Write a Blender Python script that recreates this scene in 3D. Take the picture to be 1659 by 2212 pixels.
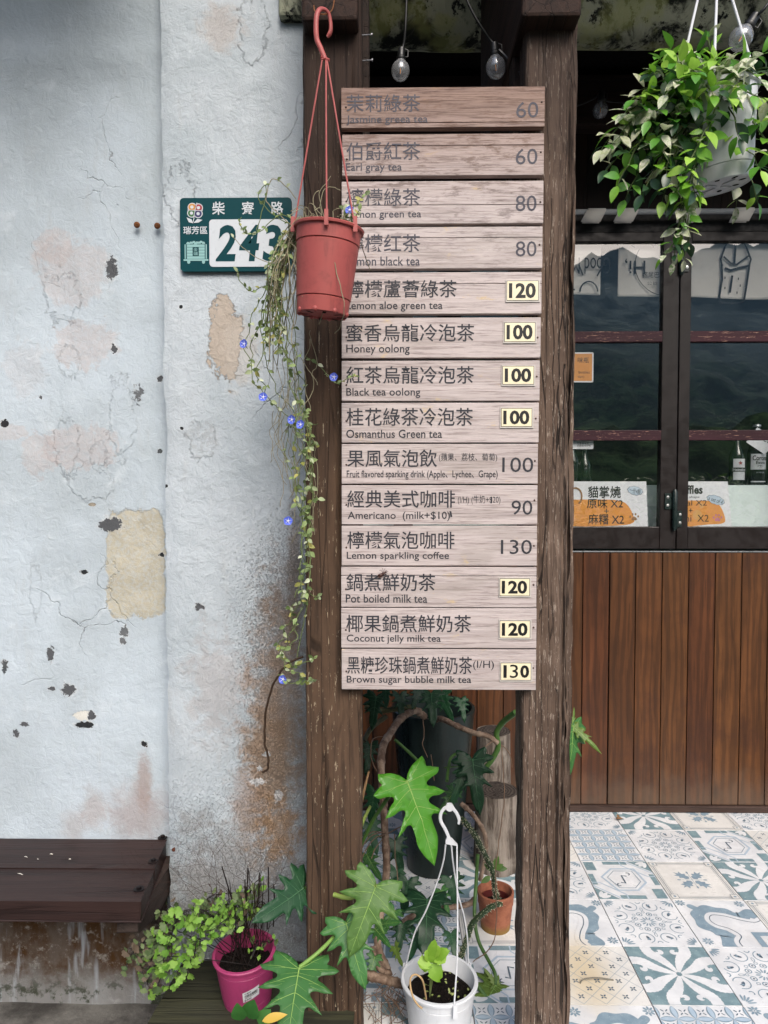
import bpy, bmesh, math, random
from math import pi, sin, cos, radians as R
from mathutils import Vector, Matrix, Euler, noise as mn
from mathutils.geometry import tessellate_polygon, delaunay_2d_cdt

for o in list(bpy.data.objects): bpy.data.objects.remove(o)
SC = bpy.context.scene
COL = SC.collection
random.seed(7)

# ------------------------------------------------------------------ camera
CH = 1.44; F = 1512.0; CU, CV = 829.5, 1106.0     # focal length and centre in units of 1/1659 of the picture width
cam = bpy.data.cameras.new('camera'); camo = bpy.data.objects.new('camera', cam); COL.objects.link(camo)
camo.location = (0, 0, CH); camo.rotation_euler = (pi/2-0.035, 0, 0.0136)
cam.sensor_fit = 'HORIZONTAL'; cam.sensor_width = 36; cam.lens = 36*F/1659
cam.clip_start = 0.05; cam.clip_end = 2000
SC.camera = camo
RM = Euler((pi/2-0.035, 0, 0.0136)).to_matrix()

# ------------------------------------------------------------------ world, sun, exposure
SUN_EL, SUN_AZ = R(42), R(16)      # the sun stands behind the camera, to the right, behind thin cloud
w = bpy.data.worlds.new('World'); SC.world = w; w.use_nodes = True
nt = w.node_tree; nt.nodes.clear()
sky = nt.nodes.new('ShaderNodeTexSky'); sky.sky_type = 'NISHITA'; sky.sun_disc = False
sky.sun_elevation = SUN_EL; sky.sun_rotation = pi-SUN_AZ; sky.air_density = 1.0; sky.dust_density = 4.0; sky.ozone_density = 1.0
bg = nt.nodes.new('ShaderNodeBackground'); bg.inputs['Strength'].default_value = 0.135
wo = nt.nodes.new('ShaderNodeOutputWorld')
nt.links.new(sky.outputs[0], bg.inputs[0]); nt.links.new(bg.outputs[0], wo.inputs[0])
sl = bpy.data.lights.new('sun', 'SUN'); sl.energy = 1.2; sl.angle = R(28); sl.color = (1, .98, .95)
so = bpy.data.objects.new('sun', sl); COL.objects.link(so)
sdir = Vector((sin(SUN_AZ)*cos(SUN_EL), -cos(SUN_AZ)*cos(SUN_EL), sin(SUN_EL)))
so.rotation_euler = (-sdir).to_track_quat('-Z', 'Y').to_euler(); so.location = sdir*20
SC.view_settings.view_transform = 'Standard'; SC.view_settings.look = 'None'
SC.view_settings.exposure = 0.90; SC.view_settings.gamma = 1
SC.render.engine = 'CYCLES'
SC.cycles.use_denoising = True
SC.cycles.max_bounces = 8; SC.cycles.transparent_max_bounces = 16
SC.cycles.caustics_reflective = False; SC.cycles.caustics_refractive = False

# ------------------------------------------------------------------ layout helpers: photo units to places in the scene
def W(u, v, Y):
    d = RM @ Vector(((u-CU)/F, -(v-CV)/F, -1.0))
    return Vector((d.x/d.y*Y, Y, CH + d.z/d.y*Y))
def Wz(u, v, z):
    d = RM @ Vector(((u-CU)/F, -(v-CV)/F, -1.0)); t = (z-CH)/d.z
    return Vector((d.x*t, d.y*t, z))
def S(Y): return Y/F                                # metres per photo unit at depth Y

# ------------------------------------------------------------------ mesh builder
WO = {}
def origin(o): return WO.get(o.name, Vector((0, 0, 0)))
class MB:
    def __init__(s): s.v = []; s.f = []; s.m = []; s.t = []; s.tone = 0.5
    def _add(s, vs, fs, mi=0):
        b = len(s.v); s.v += [tuple(x) for x in vs]
        for f in fs: s.f.append([b+i for i in f]); s.m.append(mi); s.t.append(s.tone)
    def box(s, x0, x1, y0, y1, z0, z1, mi=0):
        vs = [(x, y, z) for x in (x0, x1) for y in (y0, y1) for z in (z0, z1)]
        s._add(vs, [(0,1,3,2), (4,6,7,5), (0,4,5,1), (2,3,7,6), (0,2,6,4), (1,5,7,3)], mi); return s
    def poly(s, pts, mi=0):
        ts = tessellate_polygon([[Vector(p) for p in pts]])
        s._add(pts, [tuple(t) for t in ts], mi)
    def prism(s, pts, d, mi=0):
        n = len(pts); d = Vector(d); a = [Vector(p) for p in pts]; b = [p+d for p in a]
        ts = tessellate_polygon([a])
        fs = [tuple(t) for t in ts] + [tuple(n+i for i in reversed(t)) for t in ts]
        fs += [(i, (i+1) % n, n+(i+1) % n, n+i) for i in range(n)]
        s._add(a+b, fs, mi)
    def tube(s, pts, r, n=6, mi=0, flat=1.0):
        pts = [Vector(p) for p in pts]; k = len(pts)
        rs = r if isinstance(r, (list, tuple)) else [r]*k
        vs = []; up = None
        for i, p in enumerate(pts):
            t = (pts[min(i+1, k-1)]-pts[max(i-1, 0)])
            if t.length < 1e-9: t = Vector((0, 0, 1))
            t.normalize()
            if up is None:
                up = Vector((0, -1, 0)) if abs(t.y) < .9 else Vector((1, 0, 0))
            a = t.cross(up)
            if a.length < 1e-6: a = t.cross(Vector((1, 0.3, 0)))
            a.normalize(); up = a.cross(t).normalized()
            for j in range(n):
                q = 2*pi*j/n; vs.append(p+(a*cos(q)+up*sin(q)*flat)*rs[i])
        fs = [(i*n+j, i*n+(j+1) % n, (i+1)*n+(j+1) % n, (i+1)*n+j) for i in range(k-1) for j in range(n)]
        fs += [tuple(range(n)), tuple((k-1)*n+j for j in reversed(range(n)))]
        s._add(vs, fs, mi)
    def lathe(s, prof, c, n=40, mi=0, M=None, cap=True):
        c = Vector(c); vs = []; k = len(prof)
        for (r, z) in prof:
            for j in range(n):
                q = 2*pi*j/n; p = Vector((r*cos(q), r*sin(q), z))
                vs.append(c+(M @ p if M else p))
        fs = [(i*n+j, i*n+(j+1) % n, (i+1)*n+(j+1) % n, (i+1)*n+j) for i in range(k-1) for j in range(n)]
        if cap: fs += [tuple(reversed(range(n))), tuple((k-1)*n+j for j in range(n))]
        s._add(vs, fs, mi)
    def blob(s, c, rx, ry, rz, mi=0, n=8, amp=0):
        vs = []; fs = []
        for i in range(n+1):
            th = pi*i/n
            for j in range(2*n):
                q = pi*j/n; d = Vector((sin(th)*cos(q), sin(th)*sin(q), cos(th)))
                k = 1+amp*mn.noise(d*2+Vector(c)*30)
                vs.append(Vector(c)+Vector((d.x*rx, d.y*ry, d.z*rz))*k)
        m = 2*n
        for i in range(n):
            for j in range(m): fs.append((i*m+j, (i+1)*m+j, (i+1)*m+(j+1) % m, i*m+(j+1) % m))
        s._add(vs, fs, mi)
    def build(s, name, mats, parent=None, base=None, smooth=False, bevel=0, kind=None):
        me = bpy.data.meshes.new(name)
        org = origin(parent) if parent else (Vector(base) if base is not None else Vector((0, 0, 0)))
        me.from_pydata([tuple(Vector(p)-org) for p in s.v], [], s.f)
        for m in (mats if isinstance(mats, (list, tuple)) else [mats]): me.materials.append(m)
        me.polygons.foreach_set('material_index', s.m)
        me.polygons.foreach_set('use_smooth', [bool(smooth)]*len(s.f))
        at = me.attributes.new('tone', 'FLOAT', 'FACE'); at.data.foreach_set('value', s.t)
        me.update(); me.validate()
        o = bpy.data.objects.new(name, me); COL.objects.link(o)
        WO[o.name] = org
        if parent: o.parent = parent
        else: o.location = org
        if bevel:
            b = o.modifiers.new('bevel', 'BEVEL'); b.width = bevel; b.segments = 2; b.limit_method = 'ANGLE'; b.angle_limit = R(40)
        if smooth == 'auto' or (bevel and smooth):
            try: me.set_sharp_from_angle(angle=R(35))
            except Exception: pass
        if kind: o['kind'] = kind
        return o
def tag(o, label, cat, group=None):
    o['label'] = label; o['category'] = cat; o['kind'] = 'thing'
    if group: o['group'] = group
    return o
def thing(name, label, cat, loc, group=None):
    o = bpy.data.objects.new(name, None); COL.objects.link(o); o.location = loc; WO[o.name] = Vector(loc)
    o.empty_display_size = .05
    return tag(o, label, cat, group)
def spline(pts, n=8):
    P = [Vector(p) for p in pts]; out = []
    for i in range(len(P)-1):
        a, b, c, d = P[max(i-1, 0)], P[i], P[i+1], P[min(i+2, len(P)-1)]
        for k in range(n):
            t = k/n
            out.append(.5*((2*b)+(c-a)*t+(2*a-5*b+4*c-d)*t*t+(3*b-a-3*c+d)*t**3))
    out.append(P[-1]); return out
def rr(a, b): return random.uniform(a, b)
def rectpts(x0, x1, z0, z1, y, r=0, n=5):
    if r <= 0: return [(x0, y, z0), (x1, y, z0), (x1, y, z1), (x0, y, z1)]
    o = []
    for cx, cz, a in ((x1-r, z0+r, -90), (x1-r, z1-r, 0), (x0+r, z1-r, 90), (x0+r, z0+r, 180)):
        for i in range(n+1):
            q = R(a+90*i/n); o.append((cx+r*cos(q), y, cz+r*sin(q)))
    return o

# ------------------------------------------------------------------ writing
_tc = {}
def glyphs(body, bold=0.0, shear=0.0):
    k = (body, bold, shear)
    if k not in _tc:
        cu = bpy.data.curves.new('writing', 'FONT'); cu.body = body; cu.size = 1; cu.offset = bold; cu.shear = shear; cu.resolution_u = 3
        cu.fill_mode = 'FRONT'
        ob = bpy.data.objects.new('writing', cu); me = bpy.data.meshes.new_from_object(ob)
        _tc[k] = ([tuple(v.co)[:2] for v in me.vertices], [tuple(p.vertices) for p in me.polygons])
        bpy.data.objects.remove(ob); bpy.data.meshes.remove(me); bpy.data.curves.remove(cu)
    return _tc[k]
def write(mb, body, x0, x1, z0, z1, y, mi=0, bold=0.0, shear=0.0, flip=False, rot=0.0):
    """writing that fills the rectangle x0..x1, z0..z1 on a wall-like plane at depth y"""
    vs, fs = glyphs(body, bold, shear)
    if not vs: return
    ax, bx = min(v[0] for v in vs), max(v[0] for v in vs); ay, by = min(v[1] for v in vs), max(v[1] for v in vs)
    cx, cz = (x0+x1)/2, (z0+z1)/2; out = []
    for (a, b) in vs:
        p = (a-ax)/(bx-ax); q = (b-ay)/(by-ay)
        if flip: p, q = 1-p, 1-q
        X = (p-.5)*(x1-x0); Z = (q-.5)*(z1-z0)
        out.append((cx+X*cos(rot)-Z*sin(rot), y, cz+X*sin(rot)+Z*cos(rot)))
    mb._add(out, fs, mi)
def uvrect(u0, u1, v0, v1, Y):
    um, vm = (u0+u1)/2, (v0+v1)/2
    return W(u0, vm, Y).x, W(u1, vm, Y).x, W(um, v1, Y).z, W(um, v0, Y).z
def write_uv(mb, body, u0, u1, v0, v1, Y, **k):
    write(mb, body, *uvrect(u0, u1, v0, v1, Y), Y, **k)

# ------------------------------------------------------------------ materials
def lin(c):
    if isinstance(c, str):
        c = c.lstrip('#'); c = [int(c[i:i+2], 16)/255 for i in (0, 2, 4)]
        c = [x/12.92 if x <= .04045 else ((x+.055)/1.055)**2.4 for x in c]
    return tuple(c)+(1.0,)
class Mat:
    def __init__(s, name, base='#808080', rough=.7, spec=.4, metal=0):
        s.m = bpy.data.materials.new(name); s.m.use_nodes = True; s.nt = s.m.node_tree
        s.b = s.nt.nodes['Principled BSDF']; s.out = s.nt.nodes['Material Output']
        s.set(s.b, 'Base Color', lin(base) if not hasattr(base, 'node') else base)
        s.set(s.b, 'Roughness', rough); s.set(s.b, 'Specular IOR Level', spec); s.set(s.b, 'Metallic', metal)
    def set(s, node, key, val):
        sk = node.inputs[key]
        if hasattr(val, 'node'): s.nt.links.new(val, sk)
        elif isinstance(val, str): sk.default_value = lin(val)
        else:
            if hasattr(sk.default_value, '__len__') and not hasattr(val, '__len__'): val = [val]*len(sk.default_value)
            sk.default_value = val
    def N(s, typ, ins=None, out=0, **at):
        n = s.nt.nodes.new('ShaderNode'+typ)
        for k, v in at.items(): setattr(n, k, v)
        for k, v in (ins or {}).items(): s.set(n, k, v)
        return n.outputs[out]
    def pos(s): return s.N('NewGeometry', out='Position')
    def obj(s): return s.N('TexCoord', out='Object')
    def attr(s, name='tone'): return s.N('Attribute', out='Fac', attribute_name=name)
    def rnd(s): return s.N('ObjectInfo', out='Random')
    def map(s, v, sc=(1, 1, 1), loc=(0, 0, 0)): return s.N('Mapping', {'Vector': v, 'Scale': sc, 'Location': loc})
    def noise(s, v, sc=5, det=4, ro=.55, dist=0): return s.N('TexNoise', {'Vector': v, 'Scale': sc, 'Detail': det, 'Roughness': ro, 'Distortion': dist})
    def vor(s, v, sc=5, feat='F1', rnd=1): return s.N('TexVoronoi', {'Vector': v, 'Scale': sc, 'Randomness': rnd}, feature=feat)
    def wave(s, v, sc=5, dist=2, det=2, dsc=1, dirn='X'): return s.N('TexWave', {'Vector': v, 'Scale': sc, 'Distortion': dist, 'Detail': det, 'Detail Scale': dsc}, out='Fac', bands_direction=dirn)
    def math(s, op, a, b=0.0): return s.N('Math', {0: a, 1: b}, operation=op)
    def mul(s, a, b): return s.math('MULTIPLY', a, b)
    def add(s, a, b): return s.math('ADD', a, b)
    def mx(s, a, b): return s.math('MAXIMUM', a, b)
    def ramp(s, v, a, b, c=0.0, d=1.0): return s.N('MapRange', {0: v, 1: a, 2: b, 3: c, 4: d}, interpolation_type='SMOOTHSTEP')
    def mix(s, f, a, b):
        n = s.nt.nodes.new('ShaderNodeMix'); n.data_type = 'RGBA'
        for k, v in ((0, f), (6, a), (7, b)):
            if hasattr(v, 'node'): s.nt.links.new(v, n.inputs[k])
            else: n.inputs[k].default_value = lin(v) if not isinstance(v, (int, float)) else v
        return n.outputs[2]
    def sep(s, v): n = s.nt.nodes.new('ShaderNodeSeparateXYZ'); s.nt.links.new(v, n.inputs[0]); return n.outputs
    def bump(s, h, st=.3, d=.01, normal=None):
        i = {'Height': h, 'Strength': st, 'Distance': d}
        if normal is not None: i['Normal'] = normal
        nrm = s.N('Bump', i); s.set(s.b, 'Normal', nrm); return nrm
    def col(s, c): s.set(s.b, 'Base Color', c)
    def rough(s, r): s.set(s.b, 'Roughness', r)

def plain(name, c, rough=.6, spec=.4, metal=0, var=.12, sc=30, bump=0.0):
    m = Mat(name, c, rough, spec, metal)
    n = m.noise(m.pos(), sc, 4, .6)
    L = lin(c)[:3]
    m.col(m.mix(n, tuple(x*(1-var*1.6) for x in L), tuple(min(1, x*(1+var*1.6)) for x in L)))
    m.rough(m.ramp(m.noise(m.pos(), sc*2.3, 3), .3, .7, max(.05, rough-.1), min(1, rough+.1)))
    if bump: m.bump(n, bump, .002)
    return m.m
def translucent(m, amt, col):
    tr = m.nt.nodes.new('ShaderNodeBsdfTranslucent'); m.set(tr, 'Color', col)
    mx = m.nt.nodes.new('ShaderNodeMixShader'); mx.inputs[0].default_value = amt
    m.nt.links.new(m.b.outputs[0], mx.inputs[1]); m.nt.links.new(tr.outputs[0], mx.inputs[2]); m.nt.links.new(mx.outputs[0], m.out.inputs[0])
def leafmat(name, dark, light, rough=.4, tl=.25, spec=.4, blotch=None):
    m = Mat(name, dark, rough, spec)
    c = m.mix(m.ramp(m.attr(), 0, 1), dark, light)
    n = m.noise(m.pos(), 60, 3); c2 = m.mix(m.mul(m.ramp(n, .45, .75), .35), c, light); c2 = m.mix(m.mul(m.ramp(m.noise(m.pos(), 26, 5, .65), .55, .78), .55), c2, tuple(v*.55 for v in lin(dark)[:3])); c2 = m.mix(m.mul(m.ramp(m.noise(m.pos(), 190, 4, .75), .69, .75), .6), c2, '#8a7a4a')
    if blotch: c2 = m.mix(m.ramp(m.noise(m.pos(), 110, 3, .6), .46, .54), c2, blotch)
    m.col(c2); m.bump(m.noise(m.pos(), 150, 3), .12, .001)
    translucent(m, tl, c2); return m.m

# ================================================================== planes of depth (metres from the camera)
YW, YP, YPOST, YB, YS, YL_ = 1.92, 1.835, 1.64, 1.614, 3.071, 2.35   # plaster wall, pillar, posts, menu boards, shop front

# ------------------------------------------------------------------ plaster
def wallmat(name, Y, blobs, dirt=0.0, base='#c6ccd3', pillar=False):
    """blobs: (u, v, ru, rv, colour, ragged) damage with a shape of its own, placed on the wall"""
    m = Mat(name, base, .85, .25); P = m.pos(); x, y, z = m.sep(P)
    nb = m.noise(P, 3.0, 5, .6); nf = m.noise(P, 90, 4, .65); nm = m.noise(P, 14, 6, .6, .4)
    c = m.mix(m.ramp(nb, .35, .7), base, '#a3adb3')
    c = m.mix(m.mul(m.ramp(nm, .55, .75), .5), c, '#c0c9ce')
    c = m.mix(m.mul(m.ramp(m.noise(m.map(P, (6, 1, 1.2)), 4, 5, .65), .55, .8), .30), c, '#9d9b98')
    # fine pitting and specks of mildew
    sp = m.noise(P, 260, 6, .78); patch = m.noise(P, 7, 4, .6)
    thr = m.add(.775-dirt*.07, m.mul(patch, -.12))
    mk = m.ramp(m.math('SUBTRACT', sp, thr), -.03, .10)
    c = m.mix(m.mul(mk, .6), c, '#6b6762')
    # hairline cracks
    wv = m.add(m.mul(nb, .25), 0); cr = m.vor(m.N('VectorMath', {0: P, 1: m.N('VectorMath', {0: m.N('TexNoise', {'Vector': P, 'Scale': 6.0, 'Detail': 6}, out='Color'), 3: .22}, operation='SCALE')}, operation='ADD'), 4.2, 'DISTANCE_TO_EDGE')
    crm = m.mul(m.ramp(cr, .008, .001), m.ramp(m.noise(P, 2.2, 2), .56, .66))
    c = m.mix(m.mul(m.mul(crm, m.ramp(nf, .45, .6)), .5), c, '#77736f')
    h = m.add(m.mul(nm, .5), m.add(m.mul(m.noise(P, 38, 7, .7, .6), .5), m.mul(m.noise(m.map(P, (1, 1, .45)), 11, 5, .6, 1.6), .35)))
    h = m.math('SUBTRACT', h, m.mul(mk, .5)); h = m.math('SUBTRACT', h, m.mul(crm, .6))
    return_parts = dict(m=m, P=P, x=x, z=z)
    ragn = m.mul(m.math('SUBTRACT', m.noise(P, 22, 8, .72, .4), .5), 2.4); rags = m.mul(m.math('SUBTRACT', m.noise(P, 75, 6, .75, .5), .5), 2.4)
    for (u, v, ru, rv, colr, rag, soft, st) in blobs:
        q = W(u, v, Y); s_ = S(Y)
        d = m.N('VectorMath', {0: P, 1: (q.x, q.y, q.z)}, operation='SUBTRACT')
        d = m.N('VectorMath', {0: d, 1: (1/(ru*s_), 0, 1/(rv*s_))}, operation='MULTIPLY')
        if rag >= 9:                      # squarish patch
            a, b_, e = m.sep(d); L = m.math('POWER', m.add(m.math('POWER', m.math('ABSOLUTE', a), 6.0), m.math('POWER', m.math('ABSOLUTE', e), 6.0)), 1/6)
            rg = rag-9
        else:
            L = m.N('VectorMath', {0: d}, out='Value', operation='LENGTH'); rg = rag
        L = m.add(L, m.mul(ragn if ru > 25 else rags, rg))
        k = m.mul(m.ramp(L, 1.0+soft, 1.0-soft), st)
        if colr == 'flake':               # lifted skin of paint: only relief and a thin rim
            rim = m.mul(m.mul(k, m.math('SUBTRACT', 1.0, k)), 4.0)
            c = m.mix(m.mul(m.mul(rim, .22), m.ramp(nf, .42, .58)), c, '#77726c'); h = m.add(h, m.mul(k, .28)); continue
        if colr in (G1, BK): k2 = m.mul(m.ramp(L, 1.35, 1.0), m.mul(m.ramp(nm, .40, .55), .7)); c = m.mix(k2, c, '#cfd3d4')
        if colr in (PK, YL): c = m.mix(m.mul(k, m.ramp(nf, .30, .62, .55, 1.0)), c, m.mix(m.ramp(nm, .35, .65), colr, tuple(v*1.22 for v in lin(colr)[:3])))
        else: c = m.mix(k, c, colr)
        if soft < .09: h = m.math('SUBTRACT', h, m.mul(k, .8 if colr in (G1, BK) else .3))
    return m, c, h, P, x, z, mk, nb

def grid_wall(name, mat, x0, x1, z0, z1, Y, depth, step, fn, **k):
    nx = max(2, int((x1-x0)/step)); nz = max(2, int((z1-z0)/step)); mb = MB(); vs = []
    for j in range(nz+1):
        for i in range(nx+1):
            x = x0+(x1-x0)*i/nx; z = z0+(z1-z0)*j/nz
            ex = fn(x, z, i, j, nx, nz); vs.append((x+ex[0], Y-ex[1], z))
    fs = [(j*(nx+1)+i, j*(nx+1)+i+1, (j+1)*(nx+1)+i+1, (j+1)*(nx+1)+i) for j in range(nz) for i in range(nx)]
    n0 = len(vs); ring = [i for i in range(nx+1)] + [j*(nx+1)+nx for j in range(1, nz+1)] + [nz*(nx+1)+i for i in range(nx-1, -1, -1)] + [j*(nx+1) for j in range(nz-1, 0, -1)]
    for i in ring: vs.append((vs[i][0], Y+depth, vs[i][2]))
    m_ = len(ring)
    fs += [(ring[i], n0+i, n0+(i+1) % m_, ring[(i+1) % m_]) for i in range(m_)]
    fs.append(tuple(n0+i for i in range(m_)))
    mb._add(vs, fs); return mb.build(name, mat, smooth='auto', **k)

G1, BK, PK, YL, RU = '#4f5154', '#26282a', '#a59c9a', '#a59d87', '#7a5032'
left_blobs = [ (156,584,78,72,PK,.9,.16,.5), (120,530,40,40,PK,.9,.10,.5), (182,745,66,50,PK,1.0,.1,.55), (173,966,80,46,PK,1.1,.1,.55), (85,985,40,48,PK,1.1,.1,.5), (30,935,40,14,PK,1,.1,.5),
  (50,800,40,60,PK,1.2,.2,.25), (293,1217,64,118,YL,9.25,.03,.85), 
  (239,1133,25,15,G1,1.0,.04,1), (241,580,12,23,G1,1.3,.04,1), (246,754,7,9,G1,1.5,.05,1), (89,858,5,5,G1,1.5,.05,1), (12,914,8,9,BK,1.4,.05,1), (346,818,6,7,G1,1.3,.05,1),
  (346,975,5,5,BK,.9,.05,.9), (180,1236,8,5,BK,1.5,.05,1), (267,1365,8,13,G1,1.5,.06,.9), (148,1490,15,13,G1,1.6,.05,1), (109,1413,8,14,G1,1.7,.06,1), (112,1488,7,5,G1,1.5,.05,1), (36,1585,6,9,G1,1.5,.05,1),
  (55,1565,10,5,G1,1.7,.06,1), (349,1199,6,5,BK,1.4,.05,1), (300,850,9,16,G1,2.6,.06,.9), (200,1090,8,4,'#8e877a',.5,.05,1), (182,1545,22,11,'#cfcdc4',.9,.05,.9), (184,1565,22,7,BK,.9,.05,1), (199,1546,8,10,G1,1.2,.05,1),
  (312,1607,7,6,BK,1.5,.05,1), (265,1385,6,8,G1,2,.06,.9), (10,1440,6,14,BK,2,.06,.9),
  (145,960,26,60,'flake',.9,.06,1), (200,1040,45,40,'flake',1,.06,1), (75,1270,12,60,'flake',1,.06,1), (150,780,22,34,'flake',.9,.06,1), (214,985,18,30,'flake',1,.06,1), (130,640,40,50,'flake',1.2,.06,1), (265,900,30,80,'flake',1.3,.06,1),
  (312,1690,16,60,'#8b7163',.8,.5,.55), (300,1755,60,60,'#90807a',.8,.6,.6), (205,1745,26,40,'#968780',1,.6,.5), (160,1785,30,30,'#968780',1,.6,.4)]
m, c, h, P, x, z, mk, nb = wallmat('old_whitewashed_plaster', YW, left_blobs, .25, '#b1bcc4')
# the wall below the bench is bare, brown and weathered
zb = W(100, 1960, YW).z
low = m.ramp(m.add(z, m.mul(m.math('SUBTRACT', m.noise(P, 5, 5, .6), .5), .10)), zb+.03, zb-.03)
cb = m.mix(m.ramp(m.noise(m.map(P, (1, 1, .5)), 9, 6, .65), .42, .60), '#544a42', '#40290f')
cb = m.mix(m.ramp(m.noise(P, 40, 5, .7), .52, .68), cb, '#7e7973'); cb = m.mix(m.ramp(m.noise(m.map(P, (3, 1, .4)), 6, 4), .60, .68), cb, '#85888c')
zg = .02
cb = m.mix(m.mul(m.ramp(m.add(z, m.mul(m.noise(P, 14, 6, .7), .2)), zg+.20, zg+.08), .55), cb, '#8f9496'); cb = m.mix(m.mul(m.ramp(m.noise(P, 20, 5, .7), .5, .62), m.ramp(z, .10, .0)), cb, '#33372b')
c = m.mix(low, c, cb); m.col(c); m.bump(h, .62, .013)
def wl(x, z, i, j, nx, nz):
    d = .010*mn.noise(Vector((x*2.2, z*2.2, 3)))+.004*mn.noise(Vector((x*9, z*9, 5)))
    z1, z2 = W(100, 60, YW).z, W(100, 128, YW).z         # two soft ledges along the top
    d += .009*math.exp(-((z-z2)/.035)**2)+.006/(1+math.exp((z2-z)/.03))+.010/(1+math.exp((z1-z)/.03))
    return (0, d)
xe = W(356, 1100, YW).x
o = grid_wall('plaster_wall', m.m, -4.2, xe+.05, -.02, 3.3, YW, .25, .025, wl)
tag(o, 'peeling pale blue whitewashed wall with dark chips behind the bench', 'wall')

BR = '#7d5d43'
pil_blobs = [(486,735,38,85,'#a89a8a',.9,.05,.85), (520,760,40,70,'#b0a9a0',1.2,.3,.5), (478,60,46,44,'#a99d94',1.2,.4,.5), (430,1310,10,8,G1,1.6,.06,1), (390,662,4,4,BK,.8,.05,1), (392,925,4,4,BK,.8,.05,1), (356,1050,5,4,BK,1,.05,1),
  (585,1650,50,125,'#8d755c',1.0,.5,.65), (600,1480,50,150,BR,1.1,.6,.4), (636,1250,16,150,'#6f5438',1.2,.5,.55), (610,1350,26,110,'#80644a',1.5,.5,.35), (540,1740,40,90,'#8d7666',1.3,.5,.6), (470,1480,60,110,'#9a8f8a',1.8,.5,.4), (500,1920,150,140,'#7f7a75',1.5,.5,.6), (600,1600,60,260,'#8d7359',2.0,.6,.5), (605,1790,40,60,'#a5835f',1.3,.4,.6),
  (560,1660,8,6,'#c6c8ca',2,.1,.9), (575,1630,8,6,'#c6c8ca',2,.1,.9), (560,1690,14,8,'#c6c8ca',2,.1,.8), (600,1720,10,12,'#c6c8ca',2,.1,.8), (390,420,30,60,'flake',1.2,.06,1), (545,60,30,70,'flake',1.2,.06,1), (430,960,30,40,'flake',1.5,.06,.6)]
m, c, h, P, x, z, mk, nb = wallmat('speckled_plaster', YP, pil_blobs, .55, '#b4bcc2', True)
xr = W(655, 1400, YP).x
g = m.mul(m.ramp(x, xr-.36, xr), m.ramp(z, 1.7, 1.1)); sp2 = m.noise(P, 240, 7, .8); g2 = m.mx(g, m.mul(m.ramp(z, 1.2, .25), .75))
mk2 = m.ramp(m.math('SUBTRACT', sp2, m.add(.71, m.mul(g2, -.22))), -.06, .12)
c = m.mix(m.mul(mk2, .42), c, '#6b6158'); h = m.math('SUBTRACT', h, m.mul(mk2, .5))
top = m.ramp(z, 2.0, 2.6); mk3 = m.mul(m.ramp(m.math('SUBTRACT', m.noise(P, 240, 6, .8), m.add(.74, m.mul(top, -.10))), 0, .06), .6)
c = m.mix(mk3, c, '#5a5852'); m.col(c); m.bump(h, .8, .014)
x0, x1 = W(357, 1100, YP).x, W(700, 1100, YP).x
def wp(x, z, i, j, nx, nz):
    d = .007*mn.noise(Vector((x*3, z*3, 9)))+.003*mn.noise(Vector((x*14, z*14, 2)))
    e = .006*mn.noise(Vector((z*6, 1, 7)))+.004*mn.noise(Vector((z*25, 1, 7))) if i == 0 else 0
    if i == 0: d -= .006
    return (e, d)
o = grid_wall('plaster_pillar', m.m, x0, x1, .0, 3.3, YP, .30, .02, wp)
tag(o, 'whitish plaster pillar with brown stains carrying the green house number', 'pillar')

# ------------------------------------------------------------------ ground
gm = Mat('damp_concrete', '#55524e', .9, .2); P = gm.pos(); n = gm.noise(P, 6, 6, .65)
gm.col(gm.mix(gm.ramp(n, .35, .65), '#3c3a38', '#6a6864')); gm.bump(gm.noise(P, 40, 5, .65), .6, .01)
b = MB(); b.box(-300, 300, -300, 300, -.30, -.02); b.build('ground', gm.m, kind='structure')

# tiled floor ------------------------------------------------------
def tile_paint(name, c1, c2):
    m = Mat(name, c1, .35, .5); P = m.pos(); n = m.noise(P, 30, 6, .7); n2 = m.noise(P, 160, 3, .6)
    cc = m.mix(m.ramp(n, .35, .7), c1, c2); cc = m.mix(m.mul(m.ramp(n2, .62, .72), .5), cc, '#c9cbc8')
    m.col(cc); m.rough(m.ramp(n, .3, .7, .3, .5)); return m.m
tw = Mat('glazed_white_tile', '#d7dada', .32, .5); P = tw.pos(); n = tw.noise(P, 9, 6, .65, .6); n2 = tw.noise(P, 120, 4, .7)
cc = tw.mix(tw.ramp(n, .3, .7), '#dfe1e2', '#c9cccf'); cc = tw.mix(tw.mul(tw.ramp(tw.attr(), .45, 1.0), .38), cc, tw.mix(n, '#dcd6c6', '#c9c2b0')); cc = tw.mix(tw.mul(tw.ramp(n2, .60, .72), .5), cc, '#a4a49d')
X, Y_, Z_ = tw.sep(P); ys = Wz(1262, 2100, 0)
d = tw.N('VectorMath', {0: P, 1: (ys.x, ys.y, 0)}, operation='SUBTRACT'); d = tw.N('VectorMath', {0: d, 1: (9.0, 4.5, 0)}, operation='MULTIPLY')
L = tw.N('VectorMath', {0: d}, out='Value', operation='LENGTH'); cc = tw.mix(tw.mul(tw.ramp(tw.add(L, tw.mul(n, .7)), 1.5, .5), .6), cc, '#c2ab79')
cc = tw.mix(tw.mul(tw.ramp(tw.noise(P, 2.2, 6, .7), .5, .75), .35), cc, '#a59f94'); tw.col(cc); tw.rough(tw.ramp(n, .3, .7, .25, .45))
gr = plain('tile_grout', '#6d6a6d', .9, .2, var=.2)
BL = tile_paint('tile_slate_blue', '#758b99', '#8b9fab'); LB = tile_paint('tile_pale_blue', '#a2b5c4', '#b0c0cc'); TE = tile_paint('tile_teal', '#68828a', '#829a9f'); DB = tile_paint('tile_ink_blue', '#475a69', '#566876')
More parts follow.
